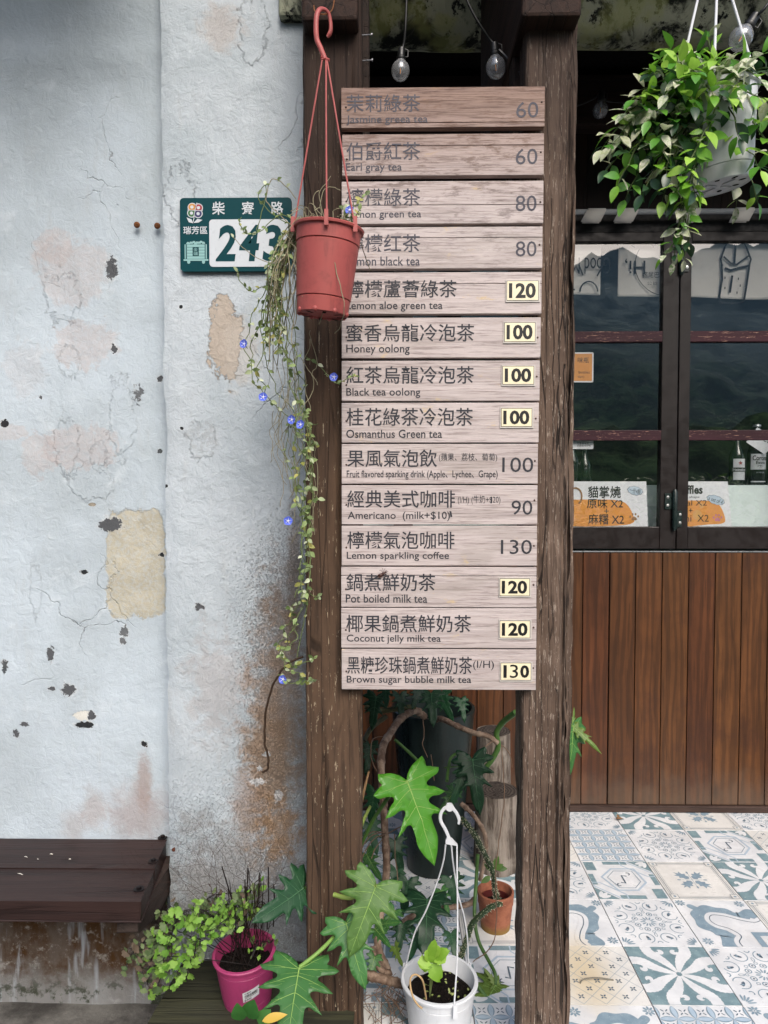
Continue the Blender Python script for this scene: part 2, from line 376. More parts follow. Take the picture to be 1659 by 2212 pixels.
FT = [gr, tw.m, BL, LB, TE, DB]     # 1 white 2 blue 3 pale 4 teal 5 ink
fl = MB()
class T:
    def __init__(s, x, y, sz, rot): s.x, s.y, s.s, s.r, s.k = x, y, sz, rot, 0
    def p(s, a, lay):
        q = (a[0]-.5, a[1]-.5)
        for _ in range(s.r): q = (-q[1], q[0])
        lim = .4925; q = (max(-lim, min(lim, q[0])), max(-lim, min(lim, q[1])))
        return (s.x+(q[0]+.5)*s.s, s.y+(q[1]+.5)*s.s, .003+.0005*lay+.00001*s.k)
    def poly(s, pts, mi, lay=1):
        s.k = (s.k+1) % 48
        try: fl.poly([s.p(a, lay) for a in pts], mi)
        except Exception: pass
    def line(s, pts, w_, mi, lay=1, closed=False):
        s.k = (s.k+1) % 48; k = len(pts); ws = w_ if isinstance(w_, list) else [w_]*k; L = []; Rr = []
        for i in range(k):
            a = pts[(i-1) % k] if closed else pts[max(i-1, 0)]; b = pts[(i+1) % k] if closed else pts[min(i+1, k-1)]
            dx, dy = b[0]-a[0], b[1]-a[1]; l = math.hypot(dx, dy) or 1; nx_, ny_ = -dy/l*ws[i]/2, dx/l*ws[i]/2
            L.append((pts[i][0]+nx_, pts[i][1]+ny_)); Rr.append((pts[i][0]-nx_, pts[i][1]-ny_))
        vs = [s.p(a, lay) for a in L+Rr]; m_ = k if closed else k-1
        fl._add(vs, [(i, (i+1) % k, k+(i+1) % k, k+i) for i in range(m_)], mi)
    def ell(s, cx, cy, rx, ry, a=0, mi=2, lay=1, n=14, ext=(0, 360)):
        o = []
        for i in range(n+1):
            q = R(ext[0]+(ext[1]-ext[0])*i/n); X, Y = rx*cos(q), ry*sin(q); o.append((cx+X*cos(a)-Y*sin(a), cy+X*sin(a)+Y*cos(a)))
        return o
    def dot(s, cx, cy, rx, ry=None, a=0, mi=2, lay=1): s.poly(s.ell(cx, cy, rx, ry or rx, a)[:-1], mi, lay)
    def ring(s, cx, cy, r, w_, mi=2, lay=1, ext=(0, 360), ry=None, a=0): s.line(s.ell(cx, cy, r, ry or r, a, n=18, ext=ext), w_, mi, lay)
    def daisy(s, cx, cy, r, mi=2):
        for k in range(8): q = pi*k/4; s.dot(cx+r*.6*cos(q), cy+r*.6*sin(q), r*.36, r*.17, q, mi)
        s.dot(cx, cy, r*.13, mi=mi)
def tA(t):
    n = 5
    for i in range(n+1):
        for j in range(n+1):
            for (dx, dy) in ((1, 0), (0, 1)):
                if i+dx > n or j+dy > n: continue
                cx, cy = (i+dx/2)/n, (j+dy/2)/n
                if not (.02 < cx < .98 or dx) : continue
                for (wd, mi, lay) in ((.20, 2, 1), (.13, 3, 2)):
                    pts = []
                    for k in range(9): q = k/8-.5; pts.append((cx+(q/n if dx else (wd/n)*(1-4*q*q)), cy+(q/n if dy else (wd/n)*(1-4*q*q))))
                    for k in range(7, 0, -1): q = k/8-.5; pts.append((cx+(q/n if dx else -(wd/n)*(1-4*q*q)), cy+(q/n if dy else -(wd/n)*(1-4*q*q))))
                    t.poly(pts, mi, lay)
    for i in range(n):
        for j in range(n):
            for k in range(4): q = pi/4+k*pi/2; t.dot((i+.5)/n+.035*cos(q), (j+.5)/n+.035*sin(q), .022, .007, q, 5, 1)
def tB(t):
    for k in range(8):
        q = R(22.5+45*k); cx, cy = .5+.36*cos(q), .5+.36*sin(q)
        t.ring(cx, cy, .095, .011, 2, 1, (math.degrees(q)+40, math.degrees(q)+320)); t.dot(cx-.02*sin(q), cy+.02*cos(q), .045, .018, q+.7, 5, 2); t.dot(cx+.03*cos(q+1), cy+.03*sin(q+1), .028, .012, q-.5, 2, 2)
        q2 = q+R(22.5); t.ring(.5+.43*cos(q2), .5+.43*sin(q2), .03, .012, 2, 1, (math.degrees(q2)+90, math.degrees(q2)+270))
        t.ring(.5+.17*cos(q), .5+.17*sin(q), .035, .012, 2); t.dot(.5+.17*cos(q), .5+.17*sin(q), .012, mi=5)
        t.ring(.5+.205*cos(q2), .5+.205*sin(q2), .02, .007, 2)
    for k in range(12): q = pi*k/6; t.dot(.5+.07*cos(q), .5+.07*sin(q), .035, .010, q, 2)
    for k in range(4): q = pi*k/2; t.ring(.5+.27*cos(q), .5+.27*sin(q), .035, .007, 2, 1, (0, 360), .016, q)
    for (cx, cy, a) in ((.04, .04, 45), (.96, .04, 135), (.96, .96, 225), (.04, .96, 315)):
        for d in (-40, -20, 0, 20, 40): q = R(a+d); t.dot(cx+.09*cos(q), cy+.09*sin(q), .05, .011, q, 2)
def tC(t):
    t.poly([(0, 0), (1, 0), (1, 1), (0, 1)], 4, 1)
    for k in range(4):
        for sg in (-1, 1):
            ro = lambda a, b_: (.5+a*cos(pi*k/2)-sg*b_*sin(pi*k/2), .5+a*sin(pi*k/2)+sg*b_*cos(pi*k/2))
            sp_ = spline([(.03, .012, 0), (.14, .055, 0), (.26, .125, 0), (.35, .205, 0), (.43, .235, 0), (.55, .235, 0)], 5); n_ = len(sp_)
            wd = [.012+.125*sin(min(1, .05+1.25*i/n_)*pi*.62)*(1+.10*(i % 2)) for i in range(n_)]
            t.line([ro(p.x, p.y) for p in sp_], wd, 1, 2)
            t.line([ro(a, b_) for (a, b_) in ((.30, .15), (.36, .12), (.40, .10))], [.07, .05, .05], 1, 3); c_ = ro(.385, .085); t.dot(c_[0], c_[1], .046, mi=1, lay=3); c_ = ro(.40, .115); t.dot(c_[0], c_[1], .016, mi=4, lay=4)
    t.dot(.5, .5, .03, mi=4, lay=3)
def tD(t):
    o = [(.30, 0), (.70, 0), (1, .30), (1, .70), (.70, 1), (.30, 1), (0, .70), (0, .30)]
    for (a, b, c_) in (((0, 0), (.30, 0), (0, .30)), ((1, 1), (.70, 1), (1, .70))):
        t.poly([a, b, c_], 4); sx = 1 if a[0] == 0 else -1
        for (dx, dy, an) in ((.06, .12, 1.2), (.12, .06, .35), (.10, .10, .785)): t.dot(a[0]+sx*dx, a[1]+sx*dy, .075, .03, an, 1, 2)
    for (a, b) in (((.03, .74), (.18, .97)), ((.82, .03), (.97, .26)), ((.32, .90), (.68, .985)), ((.32, .015), (.68, .10)), ((.015, .36), (.09, .64)), ((.91, .36), (.985, .64))):
        t.poly([(a[0], a[1]), (b[0], a[1]), (b[0], b[1]), (a[0], b[1])], 4)
    t.line([(0, .34), (.34, 0)], .035, 3, 1); t.line([(1, .66), (.66, 1)], .035, 3, 1); t.line([(0, .42), (.12, .42), (.42, .12), (.42, 0)], .02, 3, 1); t.line([(1, .58), (.88, .58), (.58, .88), (.58, 1)], .02, 3, 1)
    t.line([(.34, .22), (.62, .22), (.80, .42), (.74, .78), (.40, .78), (.20, .56)], .032, 3, 2, True); t.line([(.38, .28), (.60, .28), (.73, .44), (.69, .72), (.42, .72), (.28, .55)], .012, 2, 2, True)
    t.line([(.44, .42), (.50, .40), (.50, .50), (.50, .60), (.57, .58)], .022, 5, 2); t.ring(.40, .36, .03, .015, 5, 2, (90, 300)); t.ring(.60, .64, .03, .015, 5, 2, (-90, 120))
def tE(t):
    for d, w_ in ((.035, .006), (.06, .012), (.085, .005)): t.line([(d, d), (1-d, d), (1-d, 1-d), (d, 1-d)], w_, 5, 1, True)
    for (a, b) in ((.08, .08), (.92, .08), (.92, .92), (.08, .92)):
        t.poly([(a-.05, b-.05), (a+.05, b-.05), (a+.05, b+.05), (a-.05, b+.05)], 1, 2); t.line([(a-.05, b-.05), (a+.05, b-.05), (a+.05, b+.05), (a-.05, b+.05)], .008, 5, 3, True); t.dot(a, b, .02, mi=2, lay=3)
    for k in range(4):
        q = pi/4+k*pi/2; f = lambda r, a: (.5+r*cos(q+a), .5+r*sin(q+a))
        t.poly([f(.04, 0), f(.09, .6), f(.12, .35), f(.17, .5), f(.18, .25), f(.25, .3), f(.22, .08), f(.29, 0), f(.22, -.08), f(.25, -.3), f(.18, -.25), f(.17, -.5), f(.12, -.35), f(.09, -.6)], 2)
        q2 = k*pi/2; t.line([(.5, .5), (.5+.15*cos(q2), .5+.15*sin(q2))], .006, 2); t.dot(.5+.19*cos(q2), .5+.19*sin(q2), .03, .014, q2, 2)
def tF(t):
    sm = lambda pts: [(p.x, p.y) for p in spline([(a, b_, 0) for (a, b_) in pts], 6)]
    a = sm([(1.02, .69), (.88, .68), (.76, .62), (.62, .70), (.45, .77), (.29, .74), (.21, .58), (.23, .42), (.34, .32), (.42, .22), (.36, .10), (.37, -.02)])
    b = sm([(1.02, .56), (.90, .50), (.74, .54), (.56, .63), (.40, .65), (.33, .55), (.37, .44), (.50, .36), (.58, .22), (.50, .10), (.50, -.02)])
    k = len(a); t.line(a, [.15+.07*sin(9*pi*i/k)**2 for i in range(k)], 2, 1); t.dot(.2, .85, .05, mi=2); t.line([(.2, .85), (.28, .76)], .1, 2, 1)
    t.line(b, .125, 1, 2); t.line(b, .012, 5, 3)
    t.poly([(1, 0), (.74, 0), (.74, .30), (1, .30)], 2, 1); t.poly([(1, 0), (.82, 0), (.82, .22), (1, .22)], 1, 2); t.poly([(1, 0), (.88, 0), (.88, .15), (1, .15)], 2, 3); t.poly([(1, 0), (.95, 0), (.95, .06), (1, .06)], 1, 4)
    for (cx, cy) in ((.11, .11), (.09, .93), (.89, .91)): t.daisy(cx, cy, .075)
def tG(t):
    n = 4
    for i in range(-n, n+1):
        for s_ in (1, -1):
            c_ = i/n; pts = []
            a0 = max(0, -c_); a1 = min(1, 1-c_)
            if a1-a0 < .05: continue
            t.line([(a0 if s_ > 0 else 1-a0, a0+c_), (a1 if s_ > 0 else 1-a1, a1+c_)], .009, 2)
    for i in range(n+1):
        for j in range(n+1):
            for (ox, oy) in ((0, .125), (.125, 0)):
                cx, cy = i/n+ox, j/n+oy
                if .03 < cx < .97 and .03 < cy < .97:
                    for k in range(4): q = pi/4+k*pi/2; t.dot(cx+.024*cos(q), cy+.024*sin(q), .018, .009, q, 5)
TS = .2504
q0 = Wz(1409, 2174, 0); FX, FY = q0.x, q0.y          # the grout crossing nearest the right post
# rows from the shop front towards the street, columns counted from that crossing
rows = {4: {-5: tC, -4: tG, -3: tF, -2: tB, -1: tE, 0: tB, 1: tC, 2: tE, 3: tB}, 3: {-5: tE, -4: tA, -3: tC, -2: tD, -1: tG, 0: tA, 1: tB, 2: tD, 3: tG},
        2: {-5: tB, -4: tD, -3: tG, -2: tC, -1: tB, 0: tD, 1: tE, 2: tC, 3: tA}, 1: {-5: tF, -4: tC, -3: tA, -2: tE, -1: tF, 0: tB, 1: tF, 2: tE, 3: tC},
        0: {-5: tA, -4: tF, -3: tD, -2: tD, -1: tG, 0: tC, 1: tB, 2: tG, 3: tD}, -1: {-5: tB, -4: tE, -3: tC, -2: tA, -1: tF, 0: tA, 1: tF, 2: tB, 3: tC},
        -2: {-5: tD, -4: tA, -3: tC, -2: tG, -1: tB, 0: tE, 1: tC, 2: tA, 3: tB}}
x_l, x_r = FX-5*TS, FX+4*TS
fl.box(x_l, x_r+2, FY-2*TS-.6, YS+.03, -.12, 0, 0)
rot = random.Random(3)
for rw, cs in rows.items():
    for cl, fn in cs.items():
        tx, ty = FX+cl*TS, FY+rw*TS; y1 = min(ty+TS, YS+.02); g_ = .0016
        fl.tone = .95 if fn in (tE, tG) else rot.random()*.55
        fl._add([(tx+g_, ty+g_, 0), (tx+TS-g_, ty+g_, 0), (tx+TS-g_, y1-g_, 0), (tx+g_, y1-g_, 0), (tx+g_, ty+g_, .003), (tx+TS-g_, ty+g_, .003), (tx+TS-g_, y1-g_, .003), (tx+g_, y1-g_, .003)],
                [(4, 5, 6, 7), (0, 1, 5, 4), (1, 2, 6, 5), (2, 3, 7, 6), (3, 0, 4, 7)], 1)
        fn(T(tx, ty, TS, 3 if (fn is tF and cl == -1) else (0 if fn in (tF, tD) else rot.randrange(4))))
fl.build('floor', FT, kind='structure')

# ------------------------------------------------------------------ wood
def wood(name, a, b, c_, ax='z', sc=1.0, rough=.8, crack=.6, fleck=None, fl_lo=.66, bump=.6, rings=False, spec=.25, tonevar=.25):
    m = Mat(name, a, rough, spec); P = m.obj(); off = m.N('VectorMath', {0: P, 1: m.N('CombineXYZ', {0: m.mul(m.attr(), 7.3), 1: m.mul(m.attr(), 3.1), 2: m.mul(m.attr(), 5.7)})}, operation='ADD')
    st = {'x': (.05, 1, 1), 'y': (1, .05, 1), 'z': (1, 1, .05)}[ax]; st2 = {'x': (.10, 1, 1), 'y': (1, .1, 1), 'z': (1, 1, .10)}[ax]
    g1 = m.noise(m.map(off, st), 70*sc, 6, .65, .3); g2 = m.noise(m.map(off, st2), 14*sc, 5, .6, .5); g3 = m.noise(m.map(off, st), 260*sc, 3, .6)
    c = m.mix(m.ramp(g2, .32, .68), a, b); c = m.mix(m.mul(m.ramp(g1, .48, .66), .7), c, c_)
    c = m.mix(m.mul(m.ramp(m.noise(off, 6*sc, 4, .6), .4, .7), .35), c, c_)
    h = m.add(m.mul(g1, .6), m.mul(g3, .4))
    if rings:
        wv = m.wave(m.map(off, {'x': (.14, 1, 1), 'z': (1, 1, .14), 'y': (1, .14, 1)}[ax]), 9*sc, 9, 3, 1.3, {'x': 'Z', 'z': 'X', 'y': 'X'}[ax])
        c = m.mix(m.mul(m.ramp(wv, .35, .85), .55), c, c_); h = m.add(h, m.mul(wv, -.2))
    if crack:
        ck = m.vor(m.map(off, {'x': (.035, 1, 1), 'y': (1, .035, 1), 'z': (1, 1, .035)}[ax]), 38*sc, 'DISTANCE_TO_EDGE')
        k = m.mul(m.ramp(ck, .035, .008), m.ramp(g2, .40, .58)); c = m.mix(m.mul(k, crack), c, tuple(v*.25 for v in lin(c_)[:3])); h = m.math('SUBTRACT', h, m.mul(k, .8))
    if fleck:
        fn = m.noise(m.map(off, st2), 190*sc, 4, .75); fz = m.noise(off, 5*sc, 3, .6)
        k = m.ramp(m.add(fn, m.mul(fz, .15)), fl_lo+.07, fl_lo+.11); c = m.mix(m.mul(k, .85), c, fleck)
    if tonevar:
        hs = m.N('HueSaturation', {'Color': c, 'Value': m.ramp(m.attr(), 0, 1, 1-tonevar, 1+tonevar), 'Hue': m.ramp(m.math('FRACT', m.mul(m.attr(), 7.0)), 0, 1, .496, .507)}); c = hs
    m.bump(h, bump, .004); return m, c
def fin(mc): mc[0].col(mc[1]); return mc[0].m

# ------------------------------------------------------------------ shop front: timber wall
clad_ = wood('stained_cladding', '#5f3a22', '#4e2f1b', '#352013', 'z', 1.0, .42, .0, None, bump=.25, rings=True, spec=.3, tonevar=.10)
m9, c9 = clad_; p9 = m9.pos(); z9 = m9.sep(p9)[2]
kn = m9.vor(m9.N('VectorMath', {0: m9.map(p9, (1, 0, .42)), 1: m9.N('CombineXYZ', {0: 0, 1: m9.mul(m9.attr(), 9.0), 2: 0})}, operation='ADD'), 5.5)
c9 = m9.mix(m9.mul(m9.ramp(kn, .13, .03), .7), c9, '#24130b'); c9 = m9.mix(m9.mul(m9.ramp(m9.noise(p9, 5, 5, .65), .5, .72), .5), c9, '#38221a'); c9 = m9.mix(m9.mul(m9.ramp(m9.noise(p9, 210, 4, .8), .70, .76), m9.ramp(m9.noise(p9, 3, 3), .5, .65)), c9, '#a08c78')
c9 = m9.mix(m9.mul(m9.ramp(m9.add(z9, m9.mul(m9.noise(p9, 12, 5, .7), .25)), .36, .14), .45), c9, '#5f5348'); m9.col(c9); clad = m9.m
dark = plain('black_gap', '#0b0b0c', .95, .1); gap = plain('grey_blue_gap', '#4a525a', .7)
zt, zbm = W(1450, 1193, YS).z, W(1450, 1738, YS).z
r0 = thing('timber_wall', 'reddish brown vertical board wall under the shop windows', 'wall', (1.0, YS, 0))
b = MB(); k0 = W(1317, 1193, YS).x; pw = .1155; rnd = random.Random(11)
for i in range(-12, 9):
    xa = k0+i*pw; g_ = .004 if (i % 3 == 0 and i <= 0) else .0018
    b.tone = rnd.random(); b.box(xa+g_, xa+pw-.0015, YS, YS+.025, zbm, zt, 0)
b.build('plank_panel', clad, r0, bevel=.002)
b = MB(); b.box(k0-13*pw, k0+9.2*pw, YS+.026, YS+.12, 0, zt+.0, 0); b.build('backing', gap, r0)
sk = fin(wood('skirting_wood', '#4b3a33', '#3c2d27', '#271c18', 'x', 1.0, .6, .3, None))
b = MB(); b.box(k0-13*pw, k0+9.2*pw, YS-.012, YS+.025, .005, zbm-.002, 0); b.build('skirting', sk, r0, bevel=.003)
alu = plain('bare_aluminium', '#a9adb0', .35, .5, .8)
b = MB(); b.box(k0-13*pw, k0+9.2*pw, YS-.004, YS+.03, zt+.001, zt+.006, 0); b.build('sill_strip', alu, r0)

# room behind the glass
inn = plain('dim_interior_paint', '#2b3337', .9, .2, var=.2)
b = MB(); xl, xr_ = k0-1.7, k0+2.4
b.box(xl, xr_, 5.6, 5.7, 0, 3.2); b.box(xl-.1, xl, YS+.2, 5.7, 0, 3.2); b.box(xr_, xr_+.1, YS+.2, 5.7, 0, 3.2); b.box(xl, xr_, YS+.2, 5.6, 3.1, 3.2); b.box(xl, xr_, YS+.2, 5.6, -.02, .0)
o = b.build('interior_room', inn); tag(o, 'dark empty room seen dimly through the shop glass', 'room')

# folding windows
frm = plain('brown_black_metal', '#1a1413', .45, .3, .0, var=.15, sc=12); mar = fin(wood('worn_maroon_paint', '#3d1b26', '#35161f', '#2c121a', 'x', 1.0, .55, 0, '#b08a78', .60, bump=.3))
def glassmat(name, refl=1.0, tint=(.985, .99, .99), milky=0.0):
    m = bpy.data.materials.new(name); m.use_nodes = True; nt = m.node_tree; nt.nodes.clear()
    o = nt.nodes.new('ShaderNodeOutputMaterial'); mx = nt.nodes.new('ShaderNodeMixShader'); tr = nt.nodes.new('ShaderNodeBsdfTransparent'); gl = nt.nodes.new('ShaderNodeBsdfGlossy'); fr = nt.nodes.new('ShaderNodeFresnel')
    tr.inputs[0].default_value = tint+(1,); gl.inputs['Roughness'].default_value = .0; fr.inputs[0].default_value = 1.5
    mm = nt.nodes.new('ShaderNodeMath'); mm.operation = 'MULTIPLY'; mm.inputs[1].default_value = refl; geo = nt.nodes.new('ShaderNodeNewGeometry'); inv = nt.nodes.new('ShaderNodeMath'); inv.operation = 'SUBTRACT'; inv.inputs[0].default_value = 1.0; nt.links.new(geo.outputs['Backfacing'], inv.inputs[1]); m0 = nt.nodes.new('ShaderNodeMath'); m0.operation = 'MULTIPLY'; m0.use_clamp = True; nt.links.new(fr.outputs[0], m0.inputs[0]); nt.links.new(inv.outputs[0], m0.inputs[1]); nt.links.new(m0.outputs[0], mm.inputs[0]); mm.use_clamp = True
    nt.links.new(mm.outputs[0], mx.inputs[0]); nt.links.new(tr.outputs[0], mx.inputs[1]); nt.links.new(gl.outputs[0], mx.inputs[2]); nt.links.new(mx.outputs[0], o.inputs[0])
    if milky:
        df = nt.nodes.new('ShaderNodeBsdfDiffuse'); df.inputs[0].default_value = (.8, .82, .85, 1); m2 = nt.nodes.new('ShaderNodeMixShader'); m2.inputs[0].default_value = milky
        nt.links.new(mx.outputs[0], m2.inputs[1]); nt.links.new(df.outputs[0], m2.inputs[2]); nt.links.new(m2.outputs[0], o.inputs[0])
    return m
pane = glassmat('window_glass', 3.8); YF = YS-.008
screw = plain('screw_steel', '#b8b8b6', .35, .5, .9)
def hinge(parent, u, v0, v1):
    xc = W(u, (v0+v1)/2, YF).x; z1, z0 = W(u, v0, YF).z, W(u, v1, YF).z; b = MB(); zm = (z0+z1)/2
    b.lathe([(.006, z0-.012), (.011, z0), (.011, zm-.002), (.009, zm), (.011, zm+.002), (.011, z1), (.006, z1+.012)], (xc, YF-.012, 0), 14)
    b.box(xc-.040, xc-.004, YF-.006, YF-.001, zm+.004, z1-.005); b.box(xc+.004, xc+.034, YF-.006, YF-.001, z0+.005, zm-.004)
    h = b.build('hinge', plain('hinge_green_black', '#12211f', .35, .5), parent, smooth='auto')
    for dx, za, zb_ in ((-.028, zm+.02, z1-.022), (.026, z0+.022, zm-.02)):
        for zz in (za, zb_): b = MB(); b.lathe([(.0001, .003), (.006, .002), (.007, 0)], (xc+dx, YF-.006, zz), 12, M=Matrix.Rotation(pi/2, 3, 'X')); b.build('screw', screw, h)
def folding_window(u_in0, u_in1, u_out0, u_out1, label):
    vt0, vt1, vb0, vb1 = 500, 521, 1138, 1186
    zT, zt_, zb_, zB = W(1450, vt0, YF).z, W(1450, vt1, YF).z, W(1450, vb0, YF).z, W(1450, vb1, YF).z
    xo0, xo1, xi0, xi1 = [W(u, 1000, YF).x for u in (u_out0, u_out1, u_in0, u_in1)]
    r = thing('folding_window', label, 'window', ((xo0+xo1)/2, YF, zB))
    b = MB(); b.box(xo0, xi0, YF, YF+.045, zB, zT); b.box(xi1, xo1, YF, YF+.045, zB, zT); b.box(xi0, xi1, YF+.002, YF+.043, zt_, zT); b.box(xi0, xi1, YF+.002, YF+.043, zB, zb_)
    b.build('frame', frm, r, bevel=.003)
    b = MB(); b.box(xi0-.005, xi1+.005, YF+.020, YF+.025, zb_-.005, zt_+.005); b.build('pane', pane, r)
    for va, vb in ((715, 738), (929, 951)):
        b = MB(); b.tone = rr(0, 1); b.box(xi0-.004, xi1+.003, YF+.001, YF+.018, W(1450, vb, YF).z, W(1450, va, YF).z); b.build('glazing_bar', mar, r, bevel=.002)
    return r
w1 = folding_window(1216, 1427, 1158, 1462, 'dark framed folding window left of the hinge, showing the cat paw sign')
w2 = folding_window(1488, 1740, 1464, 1800, 'dark framed folding window right of the hinge, with the bubble tea drawing and bottles')
folding_window(892, 1122, 850, 1156, 'dark framed folding window mostly hidden behind the menu boards')
hinge(w1, 1455, 1063, 1140); hinge(w1, 1470, 545, 590)

# wall and beams above the windows
hd = fin(wood('old_dark_beam_wood', '#2c1f1a', '#241914', '#130d0b', 'x', .7, .7, .6, None)); hb = fin(wood('dark_upright_boards', '#22140d', '#1a100b', '#0d0806', 'z', 1, .7, .3, None))
zA = W(1450, 500, YF).z; zH = W(1450, 452, YS).z; zB1, zB2 = W(1450, 288, YS).z, W(1450, 158, 2.99).z
XL, XR = k0-13*pw, k0+9.2*pw
r0 = thing('upper_timber_wall', 'dark wooden wall and cross beam above the shop windows', 'wall', (1.0, YS, zA))
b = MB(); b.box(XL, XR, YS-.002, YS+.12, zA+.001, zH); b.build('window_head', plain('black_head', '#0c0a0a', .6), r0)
b = MB(); rnd = random.Random(2)
for i in range(-12, 9): b.tone = rnd.random(); b.box(k0+i*pw+.001, k0+(i+1)*pw-.001, YS, YS+.03, zH+.001, zB1+.02)
b.build('plank_panel', hb, r0)
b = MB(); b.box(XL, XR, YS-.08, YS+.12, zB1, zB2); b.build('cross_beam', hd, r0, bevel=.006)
b = MB(); b.box(XL, XR, YS, YS+.12, zB2+.001, 3.25); b.build('panel_above', plain('near_black_board', '#090807', .8, .1), r0)  # near-black base colour over the whole panel
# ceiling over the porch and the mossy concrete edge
b = MB(); b.box(XL, XR+1, YL_+.19, YS+2.8, 3.2, 3.3); o = b.build('porch_ceiling', plain('near_black_ceiling', '#0f0d0c', .9, .1)); tag(o, 'nearly black ceiling over the porch', 'ceiling')  # near-black base colour for the whole slab
mo = Mat('mossy_concrete', '#8d8f80', .9, .2); P = mo.pos(); n = mo.noise(P, 9, 7, .68, .5); n2 = mo.noise(P, 24, 6, .7)
cc = mo.mix(mo.ramp(n, .40, .54), '#191d19', '#8f927f'); cc = mo.mix(mo.ramp(n2, .55, .62), cc, '#17191a'); cc = mo.mix(mo.mul(mo.ramp(mo.noise(P, 5, 4), .5, .6), .6), cc, '#8b8f5c'); mo.col(cc); mo.bump(n, .6, .015)
xb0 = W(603, 20, 1.80).x; xl0 = W(640, 20, YL_).x; prof = []
zc = W(1000, 66, YL_).z
b = MB(); pts = [(YL_, 3.31), (YL_, zc+.10)] + [(YL_+.09-.09*cos(R(a)), zc+.10-.10*sin(R(a))) for a in range(10, 171, 16)] + [(YL_+.18, zc+.10), (YL_+.18, 3.31)]
n_ = 60; vs = []
for i in range(n_+1):
    X = xl0+(XR+1-xl0)*i/n_
    for (y, zz) in pts: vs.append((X, y+.006*mn.noise(Vector((X*5, y*9, zz*9))), zz+.008*mn.noise(Vector((X*4, y*5+4, zz*5)))))
k = len(pts); b._add(vs, [(i*k+j, i*k+(j+1) % k, (i+1)*k+(j+1) % k, (i+1)*k+j) for i in range(n_) for j in range(k)]+[tuple(reversed(range(k))), tuple(n_*k+j for j in range(k))])
o = b.build('concrete_lintel', mo.m, smooth='auto'); tag(o, 'rounded concrete lintel with black and green moss above the posts', 'lintel')
q_ = uvrect(600, 655, -260, 33, YP-.03); b = MB(); b.box(q_[0], q_[1]+.02, YP-.03, YP+.25, q_[2], 3.29); o = b.build('pillar_cap', mo.m, base=(q_[0], YP-.03, q_[2]), bevel=.01); tag(o, 'mossy concrete block capping the right corner of the plaster pillar', 'block')
# unseen eave slab, its reach shaped to shade the top of the wall
b = MB(); b.box(-4.2, xb0-.28, 1.08, 2.3, 3.14, 3.22); b.box(xb0-.28, XR+1, 1.78, 6, 3.32, 3.40); o = b.build('roof_eave', plain('roof_grey', '#6d6a66', .9)); tag(o, 'unseen grey roof eave above wall and porch, shaped for shade', 'roof')

# ------------------------------------------------------------------ two old posts
def post(u0t, u0b, u1t, u1b, dep, mat, label, seed, top=2.62, rag=.004, cracks=()):
    zt_ = 2.75; xa = lambda z: W(u0t+(u0b-u0t)*((2.62-z)/2.3), 1100, YPOST).x; xb = lambda z: W(u1t+(u1b-u1t)*((2.62-z)/2.3), 1100, YPOST).x
    nz, na, nd = 300, 26, 10; vs = []
    x0, x1 = W((u0t+u0b)/2, 1100, YPOST).x, W((u1t+u1b)/2, 1100, YPOST).x
    ring = [(i/na, 0) for i in range(na)]+[(1, j/nd) for j in range(nd)]+[(1-i/na, 1) for i in range(na)]+[(0, 1-j/nd) for j in range(nd)]
    for kz in range(nz+1):
        z = zt_*kz/nz
        for (a, d) in ring:
            X = x0+(x1-x0)*a; Y = YPOST+dep*d; e = 0
            corner = min(a, 1-a)*(x1-x0) < .004 and min(d, 1-d)*dep < .004
            n1 = mn.noise(Vector((X*3+seed, Y*3, z*1.1)))*.005; n2 = mn.noise(Vector((X*60+seed, Y*60, z*3)))*rag*.35; n3 = mn.noise(Vector((X*20, Y*20+seed, z*14)))*rag*.5
            dn = n1+n2+n3
            for (ca, cw, cd, z0, z1) in cracks:
                if d == 0 and z0 < z < z1:
                    cc_ = ca+.03*mn.noise(Vector((z*3, seed, ca*9)))+.012*mn.noise(Vector((z*17, seed, ca)))
                    fade = min(1, (z-z0)*6, (z1-z)*6); q = abs(a-cc_)/cw
                    if q < 1: dn -= cd*fade*(1-q)
            if corner: dn -= .003+.003*abs(mn.noise(Vector((z*9, seed, a*3))))
            nx_ = -1 if (a == 0 and 0 < d < 1) else (1 if (a == 1 and 0 < d < 1) else 0); ny_ = -1 if d == 0 else (1 if d == 1 else 0)
            if corner: nx_ = -1 if a < .5 else 1
            vs.append((X+nx_*dn, Y+ny_*dn, z))
    k = len(ring); b = MB(); b._add(vs, [(i*k+j, i*k+(j+1) % k, (i+1)*k+(j+1) % k, (i+1)*k+j) for i in range(nz) for j in range(k)]+[tuple(reversed(range(k))), tuple(nz*k+j for j in range(k))])
    base = ((x0+x1)/2, YPOST+dep/2, 0)
    r = thing('wooden_post', label, 'post', base); b.tone = .5
    b.build('shaft', mat, r, smooth='auto'); return r, x0, x1
mA = wood('weathered_post_wood', '#584536', '#48372a', '#31261e', 'z', 1.2, .85, .6, '#b5a68e', .635, bump=.9, tonevar=0)
def by_height(mc, darkc, z0, z1):      # darkens upward: aged wood, with some eave shade put into the colour
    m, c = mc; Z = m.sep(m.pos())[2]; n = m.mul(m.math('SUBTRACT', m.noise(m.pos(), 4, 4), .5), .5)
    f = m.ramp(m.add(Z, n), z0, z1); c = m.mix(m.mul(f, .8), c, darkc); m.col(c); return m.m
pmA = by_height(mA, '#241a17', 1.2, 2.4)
mB_ = wood('grey_cracked_post_wood', '#6d5c50', '#59493e', '#352a23', 'z', 1.4, .85, .9, '#9a8d80', .60, bump=1.0, tonevar=0)
